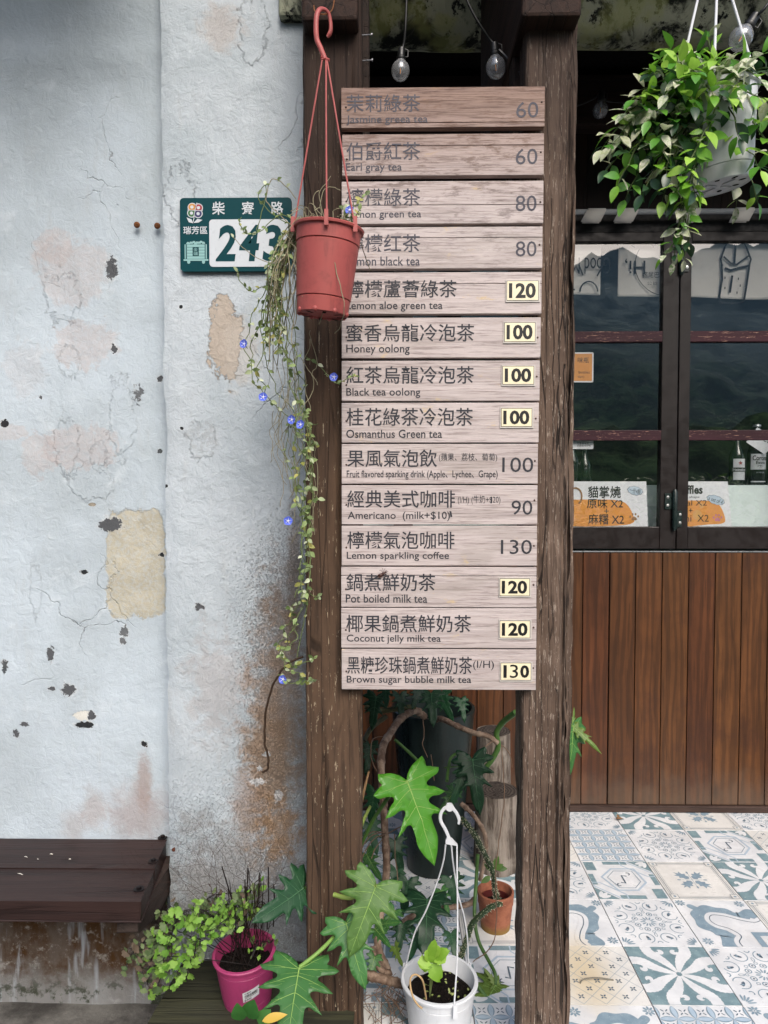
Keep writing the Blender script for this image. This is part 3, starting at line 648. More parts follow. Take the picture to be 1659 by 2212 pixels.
xe_ = W(1226, 1200, YPOST).x; Xp = mB_[0].sep(mB_[0].pos())[0]; kc = mB_[0].mul(mB_[0].ramp(Xp, xe_-.035, xe_-.005), mB_[0].ramp(mB_[0].noise(mB_[0].map(mB_[0].pos(), (1, 1, .04)), 110, 4, .7), .50, .60))
mB_ = (mB_[0], mB_[0].mix(mB_[0].mul(kc, .85), mB_[1], '#1c1613'))
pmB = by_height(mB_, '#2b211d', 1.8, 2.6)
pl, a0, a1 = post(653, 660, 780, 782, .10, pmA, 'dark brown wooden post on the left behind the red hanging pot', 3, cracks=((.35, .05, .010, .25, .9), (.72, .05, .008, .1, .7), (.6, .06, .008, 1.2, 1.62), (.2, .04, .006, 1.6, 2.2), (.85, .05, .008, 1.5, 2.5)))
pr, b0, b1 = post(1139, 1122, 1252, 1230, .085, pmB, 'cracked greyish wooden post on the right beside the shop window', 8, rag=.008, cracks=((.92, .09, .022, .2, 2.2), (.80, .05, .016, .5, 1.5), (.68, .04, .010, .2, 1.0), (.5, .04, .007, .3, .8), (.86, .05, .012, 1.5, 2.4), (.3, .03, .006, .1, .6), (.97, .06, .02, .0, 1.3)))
# cross timbers resting on the posts
tb = fin(wood('dark_bracket_wood', '#33231b', '#281b16', '#150e0b', 'y', 1.0, .8, .6, None, tonevar=.1))
for (ua, ub, lab, vlo) in ((650, 773, 'dark square beam end on top of the left post', 43), (1128, 1258, 'dark square beam end on top of the right post', 34)):
    Yb = YPOST-.05; q = uvrect(ua, ub, -200, vlo, Yb); b = MB(); b.box(q[0], q[1], Yb, YL_-.01, q[2], 3.18); o = b.build('beam_end', tb, base=((q[0]+q[1])/2, Yb, q[2]), bevel=.008); tag(o, lab, 'beam')
bm = fin(wood('diagonal_brace_wood', '#2a1e18', '#211712', '#120c0a', 'y', 1, .8, .5, None, tonevar=.1))
for (u0, u1, Ya, Yb, lab) in ((1108, 1136, 1.735, 3.05, 'dark rafter running back from the right post'), (776, 797, 1.735, 3.05, 'dark rafter running back from the left post')):
    xa, xb_ = (W(u0, 150, Ya).x, W(u1, 150, Ya).x); z0_, z1_ = W(u0, 190, Ya).z, 2.60; b = MB(); b.box(xa, xb_, Ya, Ya+.06, 1.9, 2.62)
    b.build('upright_batten', bm, base=(xa, Ya, 1.9), bevel=.004); tag(bpy.context.scene.objects[-1] if False else [o for o in COL.objects if o.name.startswith('upright_batten')][-1], lab.replace('rafter running back from', 'batten fixed to the back of'), 'batten')

# ================================================================== menu boards nailed across the posts
def boardmat():
    m = Mat('printed_weathered_board', '#a08c88', .62, .35); P = m.obj(); t = m.attr(); wx, wy, wz = m.sep(m.pos())
    off = m.N('VectorMath', {0: P, 1: m.N('CombineXYZ', {0: m.mul(t, 17.0), 1: m.mul(t, 5.0), 2: m.mul(t, 11.0)})}, operation='ADD')
    g1 = m.noise(m.map(off, (.045, 1, 1)), 260, 5, .7, .1); g2 = m.noise(m.map(off, (.06, 1, 1)), 45, 5, .65, .25); g3 = m.noise(m.map(off, (.25, 1, 1)), 15, 4, .6, .6)
    c = m.mix(m.ramp(g2, .35, .65), '#b8adaa', '#a69b98'); c = m.mix(m.mul(m.ramp(g1, .50, .64), .72), c, '#7d716e'); c = m.mix(m.mul(m.ramp(g1, .46, .34), .5), c, '#c0b6b6')
    c = m.mix(m.mul(m.ramp(g3, .52, .7), .35), c, '#908880')
    pk = m.mul(m.ramp(m.noise(m.map(off, (.35, 1, 1)), 22, 5, .7, .5), .60, .70), m.ramp(m.noise(m.map(off, (.5, 1, 1)), 90, 4, .7), .40, .55))
    c = m.mix(m.mul(pk, .8), c, '#c0a87c')
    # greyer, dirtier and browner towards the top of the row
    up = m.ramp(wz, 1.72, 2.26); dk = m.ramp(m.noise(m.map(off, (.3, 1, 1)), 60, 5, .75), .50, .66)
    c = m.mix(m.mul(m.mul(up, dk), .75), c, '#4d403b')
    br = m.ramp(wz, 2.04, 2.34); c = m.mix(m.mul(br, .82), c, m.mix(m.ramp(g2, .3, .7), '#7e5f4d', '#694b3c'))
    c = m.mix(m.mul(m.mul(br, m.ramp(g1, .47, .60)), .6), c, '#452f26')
    m.col(c); m.bump(g1, .4, .003); return m.m
BM = boardmat(); ink = plain('board_ink', '#2f3036', .6, .3, var=.08); ink2 = plain('worn_board_ink', '#45444c', .65, .3, var=.12)
edge = fin(wood('board_edge_wood', '#4b3a2c', '#3d2f24', '#2a2019', 'x', 1, .8, 0, None)); nailm = plain('rusty_nail', '#4a3a34', .5, .5, .5)
yel = plain('cream_label', '#ddd2b2', .4, .5, var=.05); blk = plain('label_black', '#0d0e10', .5, .4); lam = glassmat('clear_laminate', 2.0)
BOARDS = [  # left, right, top, bottom, title, its box, caption, its box, price, its box, sticker?, extras, colour of the thing
 (737,1177,188,275,'茉莉綠茶',(748,908,204,242),'Jasmine greea tea',(748,924,249,270),'60',(1115,1163,220,254),0),
 (739,1175,289,379,'伯爵紅茶',(748,908,307,346),'Earl gray tea',(747,868,352,374),'60',(1114,1161,321,355),0),
 (738,1174,391,483,'檸檬綠茶',(748,908,407,445),'Lemon green tea',(748,910,454,475),'80',(1114,1159,422,456),0),
 (739,1172,490,580,'檸檬红茶',(748,908,506,545),'Lemon black tea',(748,907,554,574),'80',(1114,1159,521,554),0),
 (739,1170,588,678,'檸檬蘆薈綠茶',(748,987,605,643),'Lemon aloe green tea',(748,956,651,673),'120',(1094,1163,607,650),1),
 (738,1168,686,773,'蜜香烏龍冷泡茶',(748,1025,700,738),'Honey oolong',(748,885,744,767),'100',(1089,1156,697,739),1),
 (738,1166,779,866,'紅茶烏龍冷泡茶',(748,1024,791,829),'Black tea oolong',(748,908,838,860),'100',(1085,1153,791,831),1),
 (738,1164,870,956,'桂花綠茶冷泡茶',(748,1022,881,920),'Osmanthus Green tea',(748,955,928,946),'100',(1082,1149,882,922),1),
 (738,1162,959,1045,'果風氣泡飲',(750,944,971,1009),'Fruit flavored sparking drink (Apple、Lychee、Grape)',(749,1075,1016,1036),'100',(1085,1152,988,1020),0),
 (738,1161,1048,1133,'經典美式咖啡',(750,983,1059,1097),'Americano  (milk+$10)',(751,972,1105,1126),'90',(1105,1150,1081,1112),0),
 (738,1160,1136,1222,'檸檬氣泡咖啡',(750,982,1148,1186),'Lemon sparkling coffee',(749,970,1192,1212),'130',(1082,1149,1166,1197),0),
 (737,1159,1225,1312,'鍋煮鮮奶茶',(748,941,1239,1277),'Pot boiled milk tea',(747,923,1284,1302),'120',(1079,1144,1249,1287),1),
 (737,1159,1314,1400,'椰果鍋煮鮮奶茶',(748,1018,1328,1366),'Coconut jelly milk tea',(749,952,1371,1391),'120',(1079,1145,1340,1378),1),
 (738,1158,1403,1490,'黑糖珍珠鍋煮鮮奶茶',(750,1020,1418,1456),'Brown sugar bubble milk tea',(749,1018,1460,1480),'130',(1081,1147,1431,1469),1)]
LAB = ['brown topmost menu board reading Jasmine greea tea 60', 'weathered menu board reading Earl gray tea 60', 'menu board reading Lemon green tea 80, split along its middle', 'menu board reading Lemon black tea 80 beside the red pot',
 'menu board reading Lemon aloe green tea with a cream 120 sticker', 'pale menu board reading Honey oolong with a 100 sticker', 'pale menu board reading Black tea oolong with a 100 sticker', 'pale menu board reading Osmanthus Green tea with a 100 sticker',
 'pale menu board reading Fruit flavored sparking drink 100', 'pale menu board reading Americano 90', 'pale menu board reading Lemon sparkling coffee 130', 'menu board reading Pot boiled milk tea with an insect on it', 'menu board reading Coconut jelly milk tea with a 120 sticker',
 'bottom menu board reading Brown sugar bubble milk tea 130']
rb = random.Random(5)
for i, B in enumerate(BOARDS):
    x0, x1, z0, z1 = uvrect(*B[:4], YB); r = thing('menu_board', LAB[i], 'menu board', ((x0+x1)/2, YB, z0), 'menu boards nailed across the two posts')
    tl = rb.uniform(-.0012, .0012); sp = {1: .28, 2: .56, 3: .26, 0: .88, 4: .28, 11: .22}.get(i)     # a split between two planks
    b = MB(); b.tone = rb.random(); parts = [(z0, z1)]
    if sp: zz = z1-(z1-z0)*sp; parts = [(z0, zz-.0005), (zz+.0005, z1)]
    for (za, zb_) in parts: b.box(x0, x1, YB, YB+.019, za, zb_)
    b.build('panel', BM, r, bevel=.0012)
    k_ = ink2 if i < 4 else ink; fy = YB-.0006
    b = MB(); write_uv(b, B[4], *B[5], fy, bold=.004 if i < 4 else .006); 
    if i == 8: write_uv(b, '(蘋果、荔枝、萄萄)', 948, 1074, 979, 998, fy)
    if i == 9: write_uv(b, '(I/H) (牛奶+$20)', 989, 1081, 1070, 1090, fy); write_uv(b, '1', 972, 976, 1104, 1117, fy, rot=.2); write_uv(b, '1', 1060, 1063, 1073, 1087, fy-.0002)
    if i == 13: write_uv(b, '(I/H)', 1022, 1067, 1427, 1448, fy)
    b.build('title', k_, r)
    b = MB(); write_uv(b, B[6], *B[7], fy, bold=.008); b.build('caption', k_, r)
    q = B[9]; b = MB()
    if not B[10]: write_uv(b, B[8], *q, fy, bold=.0); b.build('price', k_, r)
    else:
        X0, X1, Z0, Z1 = uvrect(*q, YB); sy = YB-.0025; b.box(X0-.002, X1+.003, sy, YB-.0003, Z0-.003, Z1+.002, 2)
        b._add([(X0, sy-.0003, Z0), (X1, sy-.0003, Z0), (X1, sy-.0003, Z1), (X0, sy-.0003, Z1)], [(0, 1, 2, 3)], 1)
        e = .0011; b._add([(X0+e, sy-.0006, Z0+e), (X1-e, sy-.0006, Z0+e), (X1-e, sy-.0006, Z1-e), (X0+e, sy-.0006, Z1-e)], [(0, 1, 2, 3)], 0)
        if i == 13:
            wq = (X1-X0)
            write(b, '1', X0+.09*wq, X0+.20*wq, Z0+.006, Z1-.0055, sy-.0009, 1, bold=.05); write(b, '0', X0+.64*wq, X0+.93*wq, Z0+.006, Z1-.0055, sy-.0009, 1, bold=.035)
            b._add([(X0+.25*wq, sy-.0012, Z0+.003), (X0+.62*wq, sy-.0014, Z0+.003), (X0+.62*wq, sy-.0014, Z1-.002), (X0+.25*wq, sy-.0012, Z1-.002)], [(0, 1, 2, 3)], 0); write(b, '3', X0+.30*wq, X0+.57*wq, Z0+.006, Z1-.004, sy-.0017, 1)
        else: write(b, B[8], X0+.07*(X1-X0), X1-.09*(X1-X0), Z0+.0052, Z1-.0052, sy-.0009, 1, bold=.035)
        b.build('price_sticker', [yel, blk, plain('laminate_edge', '#b9b4ad', .25, .5)], r)
    for (xn, zn) in ((x0+.011, z0+(z1-z0)*rb.uniform(.40, .55)), (x1-.007, z0+(z1-z0)*rb.uniform(.48, .62))): b = MB(); b.lathe([(.0001, .0022), (.0018, .0016), (.0024, 0)], (xn, YB, zn), 10, M=Matrix.Rotation(pi/2, 3, 'X')); b.build('nail', nailm, r)

# ================================================================== house number plate
grn = plain('sign_green_enamel', '#00383e', .45, .12, var=.05); wht = plain('sign_reflective_white', '#b9bfc4', .35, .5, var=.04); pal = plain('sign_pale_green', '#7ea9a8', .4, .5, var=.04)
lcol = [plain('emblem_orange', '#b8803a', .4), plain('emblem_red', '#8e1f2c', .4), plain('emblem_green', '#2f6130', .4), plain('emblem_blue', '#2a2458', .4)]
YN = YP-.012
x0, x1, z0, z1 = uvrect(389, 630, 427, 586, YN); r = thing('house_number_plate', 'green and white enamel house number plate reading 243', 'sign', ((x0+x1)/2, YN, z0))
PX = lambda x: x0+(x-95)/(1578-95)*(x1-x0); PZ = lambda y: z1-(y-100)/(1095-100)*(z1-z0)      # from the enlarged view of the plate
b = MB(); b.prism(rectpts(x0, x1, z0, z1, YN, .010), (0, .008, 0)); b.build('plate', grn, r, bevel=.001)
b = MB(); b.prism(rectpts(PX(485), PX(1532), PZ(1035), PZ(395), YN-.0012, .009), (0, .0011, 0)); b.build('number_field', wht, r)
def prect(mb, a, b_, c, d, y, mi): mb._add([(PX(a), y, PZ(d)), (PX(c), y, PZ(d)), (PX(c), y, PZ(b_)), (PX(a), y, PZ(b_))], [(0, 1, 2, 3)], mi)
def pp(mb, pts, y, mi): mb.poly([(PX(a), y, PZ(c)) for (a, c) in pts], mi)
b = MB(); y = YN-.0016
for ch, a, c in (('2', 567, 838), ('4', 880, 1150), ('3', 1190, 1440)): write(b, ch, PX(a), PX(c), PZ(962), PZ(470), y, 0, bold=.028, shear=.16)
b.build('number', grn, r)
b = MB(); y = YN-.0008
for ch, a, c in (('柴', 525, 695), ('寮', 915, 1085), ('路', 1305, 1470)): write(b, ch, PX(a), PX(c), PZ(330), PZ(155), y, 0, bold=.012)
write(b, '瑞芳區', PX(140), PX(460), PZ(592), PZ(485), y, 0, bold=.012); b.build('street_name', wht, r)
b = MB(); cx, cy, rad = 300, 268, 100     # four-petalled flower emblem
def circ(cx, cy, rx, ry=None, n=18, a0=0, a1=360): return [(cx+rx*cos(R(a0+(a1-a0)*k/n)), cy+(ry or rx)*sin(R(a0+(a1-a0)*k/n))) for k in range(n+(a1-a0 < 360))]
for (dx, dy) in ((-38, -38), (42, -30), (-45, 38), (38, 45)): pp(b, circ(cx+dx, cy+dy, 62), YN-.0008, 0)
for k, (dx, dy) in enumerate(((-42, -42), (45, -32), (-48, 40), (40, 48))):
    pp(b, circ(cx+dx, cy+dy, 48), YN-.0012, 1+k); pp(b, circ(cx+dx, cy+dy, 22), YN-.0016, 0)
prect(b, cx-100, cx-1000, cx-99, cy, YN, 0) if False else None
pp(b, [(cx+22, cy-100), (cx+30, cy-98), (cx-18, cy+100), (cx-26, cy+98)], YN-.0018, 0); pp(b, [(cx-100, cy-6), (cx+102, cy+4), (cx+102, cy+12), (cx-100, cy+2)], YN-.0018, 0)
pp(b, [(282, 365), (292, 365), (275, 430), (265, 430)], YN-.0012, 0)
pp(b, [(185, 365), (250, 390), (272, 445), (215, 430)], YN-.0012, 0); pp(b, [(398, 400), (330, 385), (275, 440), (345, 435)], YN-.0012, 0)
b.build('flower_emblem', [wht]+lcol, r)
b = MB(); y = YN-.0008     # mine cart full of ore
for k in range(5): prect(b, 188, 730+k*40, 420, 765+k*40, y, 0)
for a, c in ((155, 168), (436, 450), (182, 186), (424, 428)): prect(b, a, 728, c, 925, y, 0)
prect(b, 140, 930, 470, 952, y, 0)
for a in (208, 405): pp(b, circ(a, 970, 20, 22), y, 0); prect(b, a-20, 952, a+20, 970, y-.0002, 0)
for k, (a, c, s_) in enumerate(((200, 712, 26), (240, 708, 28), (278, 700, 30), (320, 706, 26), (350, 708, 24), (375, 698, 28), (408, 710, 22), (300, 716, 22))): pp(b, [(a-s_, c+14), (a-s_*.4, c-16), (a+s_*.5, c-14), (a+s_, c+14)], y-.0001*k, 0)
prect(b, 262, 768, 344, 888, y-.0010, 1); write(b, '金', PX(275), PX(330), PZ(825), PZ(778), y-.0014, 0); write(b, '礦', PX(275), PX(332), PZ(882), PZ(834), y-.0014, 0)
b.build('cart_emblem', [pal, grn], r)
# two rusty screws in the wall and small fixings
rust = plain('rusted_steel', '#6e4426', .8, .3, .2, var=.3)
for (u, v, lab) in ((296, 486, 'rusty screw head in the blue wall, nearer the left'), (340, 488, 'rusty screw head in the blue wall beside the pillar edge')):
    p = W(u, v, YW-.016); b = MB(); M_ = Matrix.Rotation(pi/2, 3, 'X'); b.lathe([(.0001, .006), (.005, .006), (.008, .003), (.0085, 0)], p, 16, M=M_); b.box(p.x-.005, p.x+.005, p.y-.0075, p.y-.006, p.z-.0008, p.z+.0008)
    o = b.build('screw_head', rust, base=p, smooth='auto'); tag(o, lab, 'screw')
galv = plain('galvanised_nail', '#85868a', .4, .5, .8)
for (u, v, lab) in ((782, 76, 'upper nail sticking out of the left post'), (783, 131, 'lower nail sticking out of the left post')):
    p = W(u, v, 1.67); q = W(u+20, v-1, 1.67); b = MB(); b.tube([p, q], .0014, 8); b.tube([q, q+Vector((.0025, 0, 0))], .0035, 10); o = b.build('nail', galv, base=p, smooth='auto'); tag(o, lab, 'nail')

# ================================================================== bench
bw = fin(wood('bench_stain', '#342623', '#2b1f1d', '#1e1615', 'x', .8, .48, .35, None, bump=.4, tonevar=.12)); bend = fin(wood('bench_end_grain', '#3d332f', '#2f2724', '#1f1a18', 'y', .8, .7, .6, None, tonevar=.1))
zb_ = W(200, 1805, YW).z; Yf = 1.605; xR, xF = W(364, 1800, YW).x, W(303, 1945, Yf).x
r = thing('bench', 'dark brown plank bench against the peeling wall', 'bench', (-1.2, 1.75, 0))
th = .046; ym = 1.745
def plank(ya, yb, tone):
    b = MB(); b.tone = tone; fx = lambda y: xF+(xR-xF)*(y-Yf)/(YW-.02-Yf)
    b.prism([(-3.2, ya, zb_), (fx(ya), ya, zb_), (fx(yb), yb, zb_), (-3.2, yb, zb_)], (0, 0, -th)); return b
plank(Yf, ym, .3).build('seat_plank', bw, r, bevel=.004); plank(ym+.003, YW-.022, .6).build('seat_plank', bw, r, bevel=.004)
b = MB(); b.prism([(xF-.012, Yf+.02, zb_-th), (xF-.012, YW-.025, zb_-th), (xF-.012, YW-.025, zb_-th-.075), (xF-.012, 1.75, zb_-th-.075), (xF-.012, Yf+.02, zb_-th-.038)], (-.05, 0, 0)); b.build('bracket', bend, r, bevel=.003)
b = MB(); b.prism([(xF-.03, YW-.03, zb_-.12), (xF-.03, YW-.08, zb_-.12), (xF-.03, YW-.05, zb_-.22), (xF-.03, YW-.03, zb_-.22)], (-.04, 0, 0)); b.build('brace', bend, r)
bolt = plain('dark_bolt', '#1d191a', .45, .5, .6)
for (u, v) in ((351, 1810), (331, 1861), (300, 1921)):
    p = Wz(u, v, zb_); b = MB(); b.lathe([(.013, 0), (.013, .002), (.008, .0025)], p, 16); b.lathe([(.0065, .002), (.0065, .007), (.004, .008)], p, 6); b.build('bolt', bolt, r)
lit = plain('pale_petal', '#c9c5ba', .7)
for k, (u, v, L_) in enumerate(((56, 1852, .012), (111, 1846, .009), (82, 1857, .005), (151, 1857, .006), (44, 1889, .018))):
    p = Wz(u, v, zb_+.001); b = MB(); a = rr(-.4, .4); b.tube([p+Vector((-L_/2*cos(a), -L_/2*sin(a), .001)), p+Vector((0, 0, .002)), p+Vector((L_/2*cos(a), L_/2*sin(a), .001))], [.0005, .0016, .0004], 6, 0, .4); o = b.build('fallen_petal', lit, base=p)
    tag(o, 'small pale fallen petal lying on the dark bench', 'petal', 'fallen petals on the bench')

# ================================================================== wooden deck under the pink pot
dk = fin(wood('algae_green_deck', '#3f3f2c', '#34352a', '#23241c', 'x', .8, .75, .3, None, bump=.5, tonevar=.15))
zd = W(480, 2066, YP).z; r = thing('timber_deck', 'low algae stained timber deck under the pink pot', 'deck', (-.4, 1.6, 0))
xl_ = Wz(392, 2068, zd).x
for k, (ya, yb) in enumerate(((YP-.155, YP-.02), (YP-.30, YP-.158), (YP-.455, YP-.303), (YP-.61, YP-.458))):
    b = MB(); b.tone = (.2, .6, .45, .8)[k]; e = (.0, -.0, .01, .02)[k]
    xa = Wz(385-28*k, 2070, zd).x; b.prism([(xl_-.0-.012*k, ya, zd), (-.095, ya, zd), (-.095, yb, zd), (xl_+.012-.012*k, yb, zd)], (0, 0, -.04)); b.build('deck_board', dk, r, bevel=.003)
b = MB(); b.box(xl_+.05, xl_+.11, YP-.58, YP-.05, -.02, zd-.041); b.box(-.2, -.14, YP-.58, YP-.05, -.02, zd-.041); b.build('bearer', dk, r)

# ================================================================== pots
def plastic(name, c, rough=.38, dirt='#5a4a3e', amt=.25):
    m = Mat(name, c, rough, .45); P = m.pos(); n = m.noise(P, 22, 6, .65); cc = m.mix(m.mul(m.ramp(n, .48, .70), amt), c, dirt); cc = m.mix(m.mul(m.ramp(m.noise(m.map(P, (1, 1, .12)), 55, 5, .7), .52, .68), amt), cc, dirt); cc = m.mix(m.mul(m.ramp(m.noise(P, 260, 4, .75), .66, .72), .5), cc, dirt)
    L = lin(c)[:3]; cc = m.mix(m.mul(m.ramp(m.noise(P, 8, 3), .45, .7), .25), cc, tuple(min(1, v*1.35) for v in L)); m.col(cc); m.rough(m.ramp(n, .3, .7, rough-.02, rough+.18)); m.bump(m.noise(P, 90, 3), .06, .001); return m.m
soil = Mat('potting_soil', '#17120f', .95, .15); n = soil.noise(soil.pos(), 130, 4, .7); soil.col(soil.mix(soil.ramp(n, .55, .75), '#120e0c', '#3a2f28')); soil.bump(n, 1, .01); soil = soil.m
def soil_disc(c, r, amp=.008):
    b = MB(); vs = [Vector(c)]; n, k = 28, 10
    for i in range(1, k+1):
        for j in range(n):
            q = 2*pi*j/n; p = Vector((c[0]+r*i/k*cos(q), c[1]+r*i/k*sin(q), c[2])); p.z += amp*mn.noise(p*60)*(1 if i < k else .2)+amp*.5*mn.noise(p*170); vs.append(p)
    fs = [(0, 1+j, 1+(j+1) % n) for j in range(n)]+[(1+(i-1)*n+j, 1+i*n+j, 1+i*n+(j+1) % n, 1+(i-1)*n+(j+1) % n) for i in range(1, k) for j in range(n)]
    b._add(vs, fs); return b
def pot_profile(rt, rbm, h, wall=.003, rim=.010, rimout=.005, groove=None, foot=0):
    """outer profile from the foot up over the rim and down inside"""
    f = lambda z: rbm+(rt-rbm)*z/h
    p = [(rbm*.55, .004), (rbm-.006, .004), (rbm-.003, 0), (rbm, .002)]
    for g in (groove or []): p += [(f(g-.0015*1.2), g-.0018), (f(g)-.0016, g), (f(g)+.0012, g+.0015)]
    p += [(f(h-rim-.001), h-rim-.001), (rt+rimout, h-rim), (rt+rimout+.0008, h-.002), (rt+rimout-.0012, h), (rt-wall, h), (rt-wall-.001, h-.004)]
    p += [(f(.5*h)-wall, .5*h), (f(.03)-wall, .01), (.0005, .01)]
    return p
# --- red hanging basket in front of the left post
redp = plastic('faded_red_plastic', '#984844', .46, '#5d2f2d', .38); Yr = 1.42; sr = S(Yr)
ct = W(711, 493, Yr); hgt = .172; Mr = Matrix.Rotation(R(5.0), 3, 'Y') @ Matrix.Rotation(R(3), 3, 'X')
tp = lambda r_, a, z: ct+Mr @ Vector((r_*cos(a), r_*sin(a), z-hgt))
r = thing('hanging_basket', 'faded red plastic pot hanging by a hook before the left post', 'hanging pot', ct+Mr @ Vector((0, 0, -hgt)))
b = MB(); pr_ = pot_profile(.0655, .0515, hgt, .003, .006, .0045, (.031, hgt-.034)); b.lathe(pr_, ct+Mr @ Vector((0, 0, -hgt)), 56, 0, Mr)
for k in range(8):      # slots and feet of the base
    a = 2*pi*k/8+.2; 
    for rr0, rr1, w_ in ((.030, .049, .0035),): 
        pts = [tp(rr0, a-w_/rr0, -.0005), tp(rr1, a-w_/rr1, -.0005), tp(rr1, a+w_/rr1, -.0005), tp(rr0, a+w_/rr0, -.0005)]; b._add([p+Mr @ Vector((0, 0, .0)) for p in pts], [(0, 1, 2, 3)], 1)
    a += pi/8; b.blob(tp(.049, a, .004), .006, .006, .006, 0)
b.build('pot', [redp, dark], r, smooth='auto')
b = MB(); hk = spline([W(u, v, Yr+dy) for (u, v, dy) in ((702, 128, 0), (693, 105, 0), (684, 82, 0), (683, 45, 0), (687, 25, .004), (697, 19, .012), (709, 28, .02), (714, 48, .024), (714, 68, .024), (707, 80, .024))], 5)
b.tube(hk, [.0052]*(len(hk)-4)+[.005, .0046, .004, .003], 8, 0, .75); b.build('hook', redp, r, smooth=True)
j = W(702, 127, Yr); b = MB(); q = MB(); b.tube([j+Vector((-.008, 0, .004)), j+Vector((.009, 0, -.003))], .003, 8); b.build('hook_bar', redp, r, smooth=True)
for (du, a, z_) in ((-6, R(188), .0), (2, R(272), .0), (4, R(-38), .0)):
    s0 = j+Vector((du*sr, 0, -.002)); e = tp(.069, a, hgt-.004); b = MB(); m_ = (s0+e)/2+Vector((0, -.002, -.002)); b.tube([s0, m_, e], .0017, 8); b.tube([s0+Vector((0, 0, .002)), s0], .0028, 8)
    d = tp(.0715, a, hgt-.012); b.prism([d+Vector(v_)+Vector((0, -.002, 0)) for v_ in ((-.0042, 0, -.004), (.0042, 0, -.004), (.0036, 0, .026), (-.0036, 0, .026))], (0, .004, 0)); b.build('hanger_strap', redp, r, smooth='auto')
b = soil_disc(tp(0, 0, hgt-.018), .060); b.build('soil', soil, r)
# wire loop the hook hangs on
b = MB(); b.tube(spline([W(u, v, Yd) for (u, v, Yd) in ((678, 12, 1.585), (680, 24, 1.50), (690, 30, 1.43), (706, 30, 1.44), (718, 20, 1.50), (722, 0, 1.585))], 6), .0013, 6); o = b.build('wire_loop', rust, base=W(698, 20, 1.5)); tag(o, 'rusty wire loop on the beam end holding the red hanging pot', 'wire')

# --- leaves
def ovate(mb, base, t, n, L, wd, mi=0, fold=.25, curl=.15, seg=5):
    t = Vector(t).normalized(); n = Vector(n); n = (n-t*n.dot(t))
    if n.length < 1e-4: n = t.orthogonal()
    n.normalize(); w_ = t.cross(n); vs = []; base = Vector(base)
    for i in range(seg+1):
        f = i/seg; hw = wd*(sin(pi*f**.85)**.9 if 0 < f < 1 else 0)
        c = base+t*L*f-n*curl*L*f*f
        vs += [c-w_*hw+n*fold*hw, c, c+w_*hw+n*fold*hw]
    fs = []
    for i in range(seg):
        a = i*3; fs += [(a, a+1, a+4, a+3), (a+1, a+2, a+5, a+4)]
    mb.tone = rr(0, 1); mb._add(vs, fs, mi)
evl = leafmat('small_silvery_leaf', '#4e6032', '#8fa36a', .5, .3); evp = leafmat('small_pale_leaf', '#9aa77c', '#c6cdae', .55, .3); evy = leafmat('small_yellowing_leaf', '#7d8340', '#b1ac66', .5, .3)
sty = plain('dry_stem', '#857f68', .8, .2, var=.2); stg = plain('thin_green_stem', '#5d6a40', .7, .2, var=.2); vio = plain('blue_flower_petal', '#5567c6', .6, .3, var=.1, sc=200); vic = plain('flower_white', '#d8d8dc', .7)
rt = random.Random(21)
r = thing('trailing_plant', 'straggly trailing plant with small leaves and blue flowers growing in the red hanging pot', 'plant', tp(0, 0, hgt-.015))
def wander(pts, amp, n=7):
    P = spline(pts, n); ph = [rt.uniform(0, 9) for _ in range(3)]
    return [p+Vector((amp*mn.noise(Vector((i*.33, ph[0], 0))), amp*mn.noise(Vector((i*.33, ph[1], 4))), amp*.6*mn.noise(Vector((i*.4, ph[2], 8))))) for i, p in enumerate(P)]
green, dry, lv = MB(), MB(), MB()
def strand(pts, amp=.008, leaf=.0125, gap_=3, dryish=False, dens=1.0, r0=.0009, ystart=0):
    P = wander(pts, amp); (dry if dryish else green).tube(P, [r0]*(len(P)-1)+[r0*.4], 5)
    for i in range(ystart+1, len(P)-1):
        if i % gap_ or rt.random() > dens: continue
        t = (P[i+1]-P[i-1]).normalized(); sd = Vector((rt.uniform(-1, 1), rt.uniform(-1, .4), rt.uniform(-.3, .5)))
        for sg in (1, -1):
            if rt.random() > .85: continue
            d = (t*.6+sd*sg+Vector((0, 0, .15))).normalized(); L = leaf*rt.uniform(.65, 1.25); mi = rt.choices((0, 1, 2), (6, 2.4, 1.6))[0]
            ovate(lv, P[i], d, Vector((rt.uniform(-.6, .6), -1, rt.uniform(-.2, .8))), L, L*.30, mi, .3, .2, 4)
    return P
def Q(u, v, y=0): return W(u, v, 1.46+y)
# the main green cascade down the left side
main = [[(640,492),(600,560),(585,640),(600,720),(625,800),(650,880),(665,960),(660,1050),(652,1130),(655,1210),(650,1295)],
 [(645,500),(606,600),(590,700),(560,790),(575,850),(620,900),(650,940),(672,1000),(670,1100),(664,1180),(668,1270),(688,1295)],
 [(650,495),(615,560),(600,650),(615,740),(630,820),(640,900),(630,985),(650,1060),(668,1140),(658,1230),(640,1290)],
 [(640,490),(595,540),(575,620),(548,670),(530,740),(545,810),(570,860)],
 [(640,492),(600,530),(580,600),(560,680),(575,760),(590,830),(625,880),(655,920),(690,915)],
 [(645,495),(610,600),(620,700),(640,780),(655,850),(640,920),(655,1000),(672,1060),(690,1080)],
 [(650,500),(620,620),(640,740),(650,850),(668,930),(690,965)],
 [(650,500),(605,560),(595,620),(560,700),(540,750),(548,800)],
 [(655,880),(662,960),(640,1050),(655,1130),(670,1200),(662,1290)], [(660,900),(670,980),(668,1080),(660,1160),(655,1250)], [(640,900),(620,960),(625,1010),(640,1080),(660,1120)],
 [(650,1290),(630,1330),(605,1380),(612,1410),(630,1440),(660,1430),(688,1420)], [(655,1290),(640,1340),(612,1400),(620,1440),(650,1460),(675,1475)],
 [(600,1460),(630,1475),(655,1475),(678,1468)], [(640,1300),(625,1320),(640,1360),(625,1400)]]
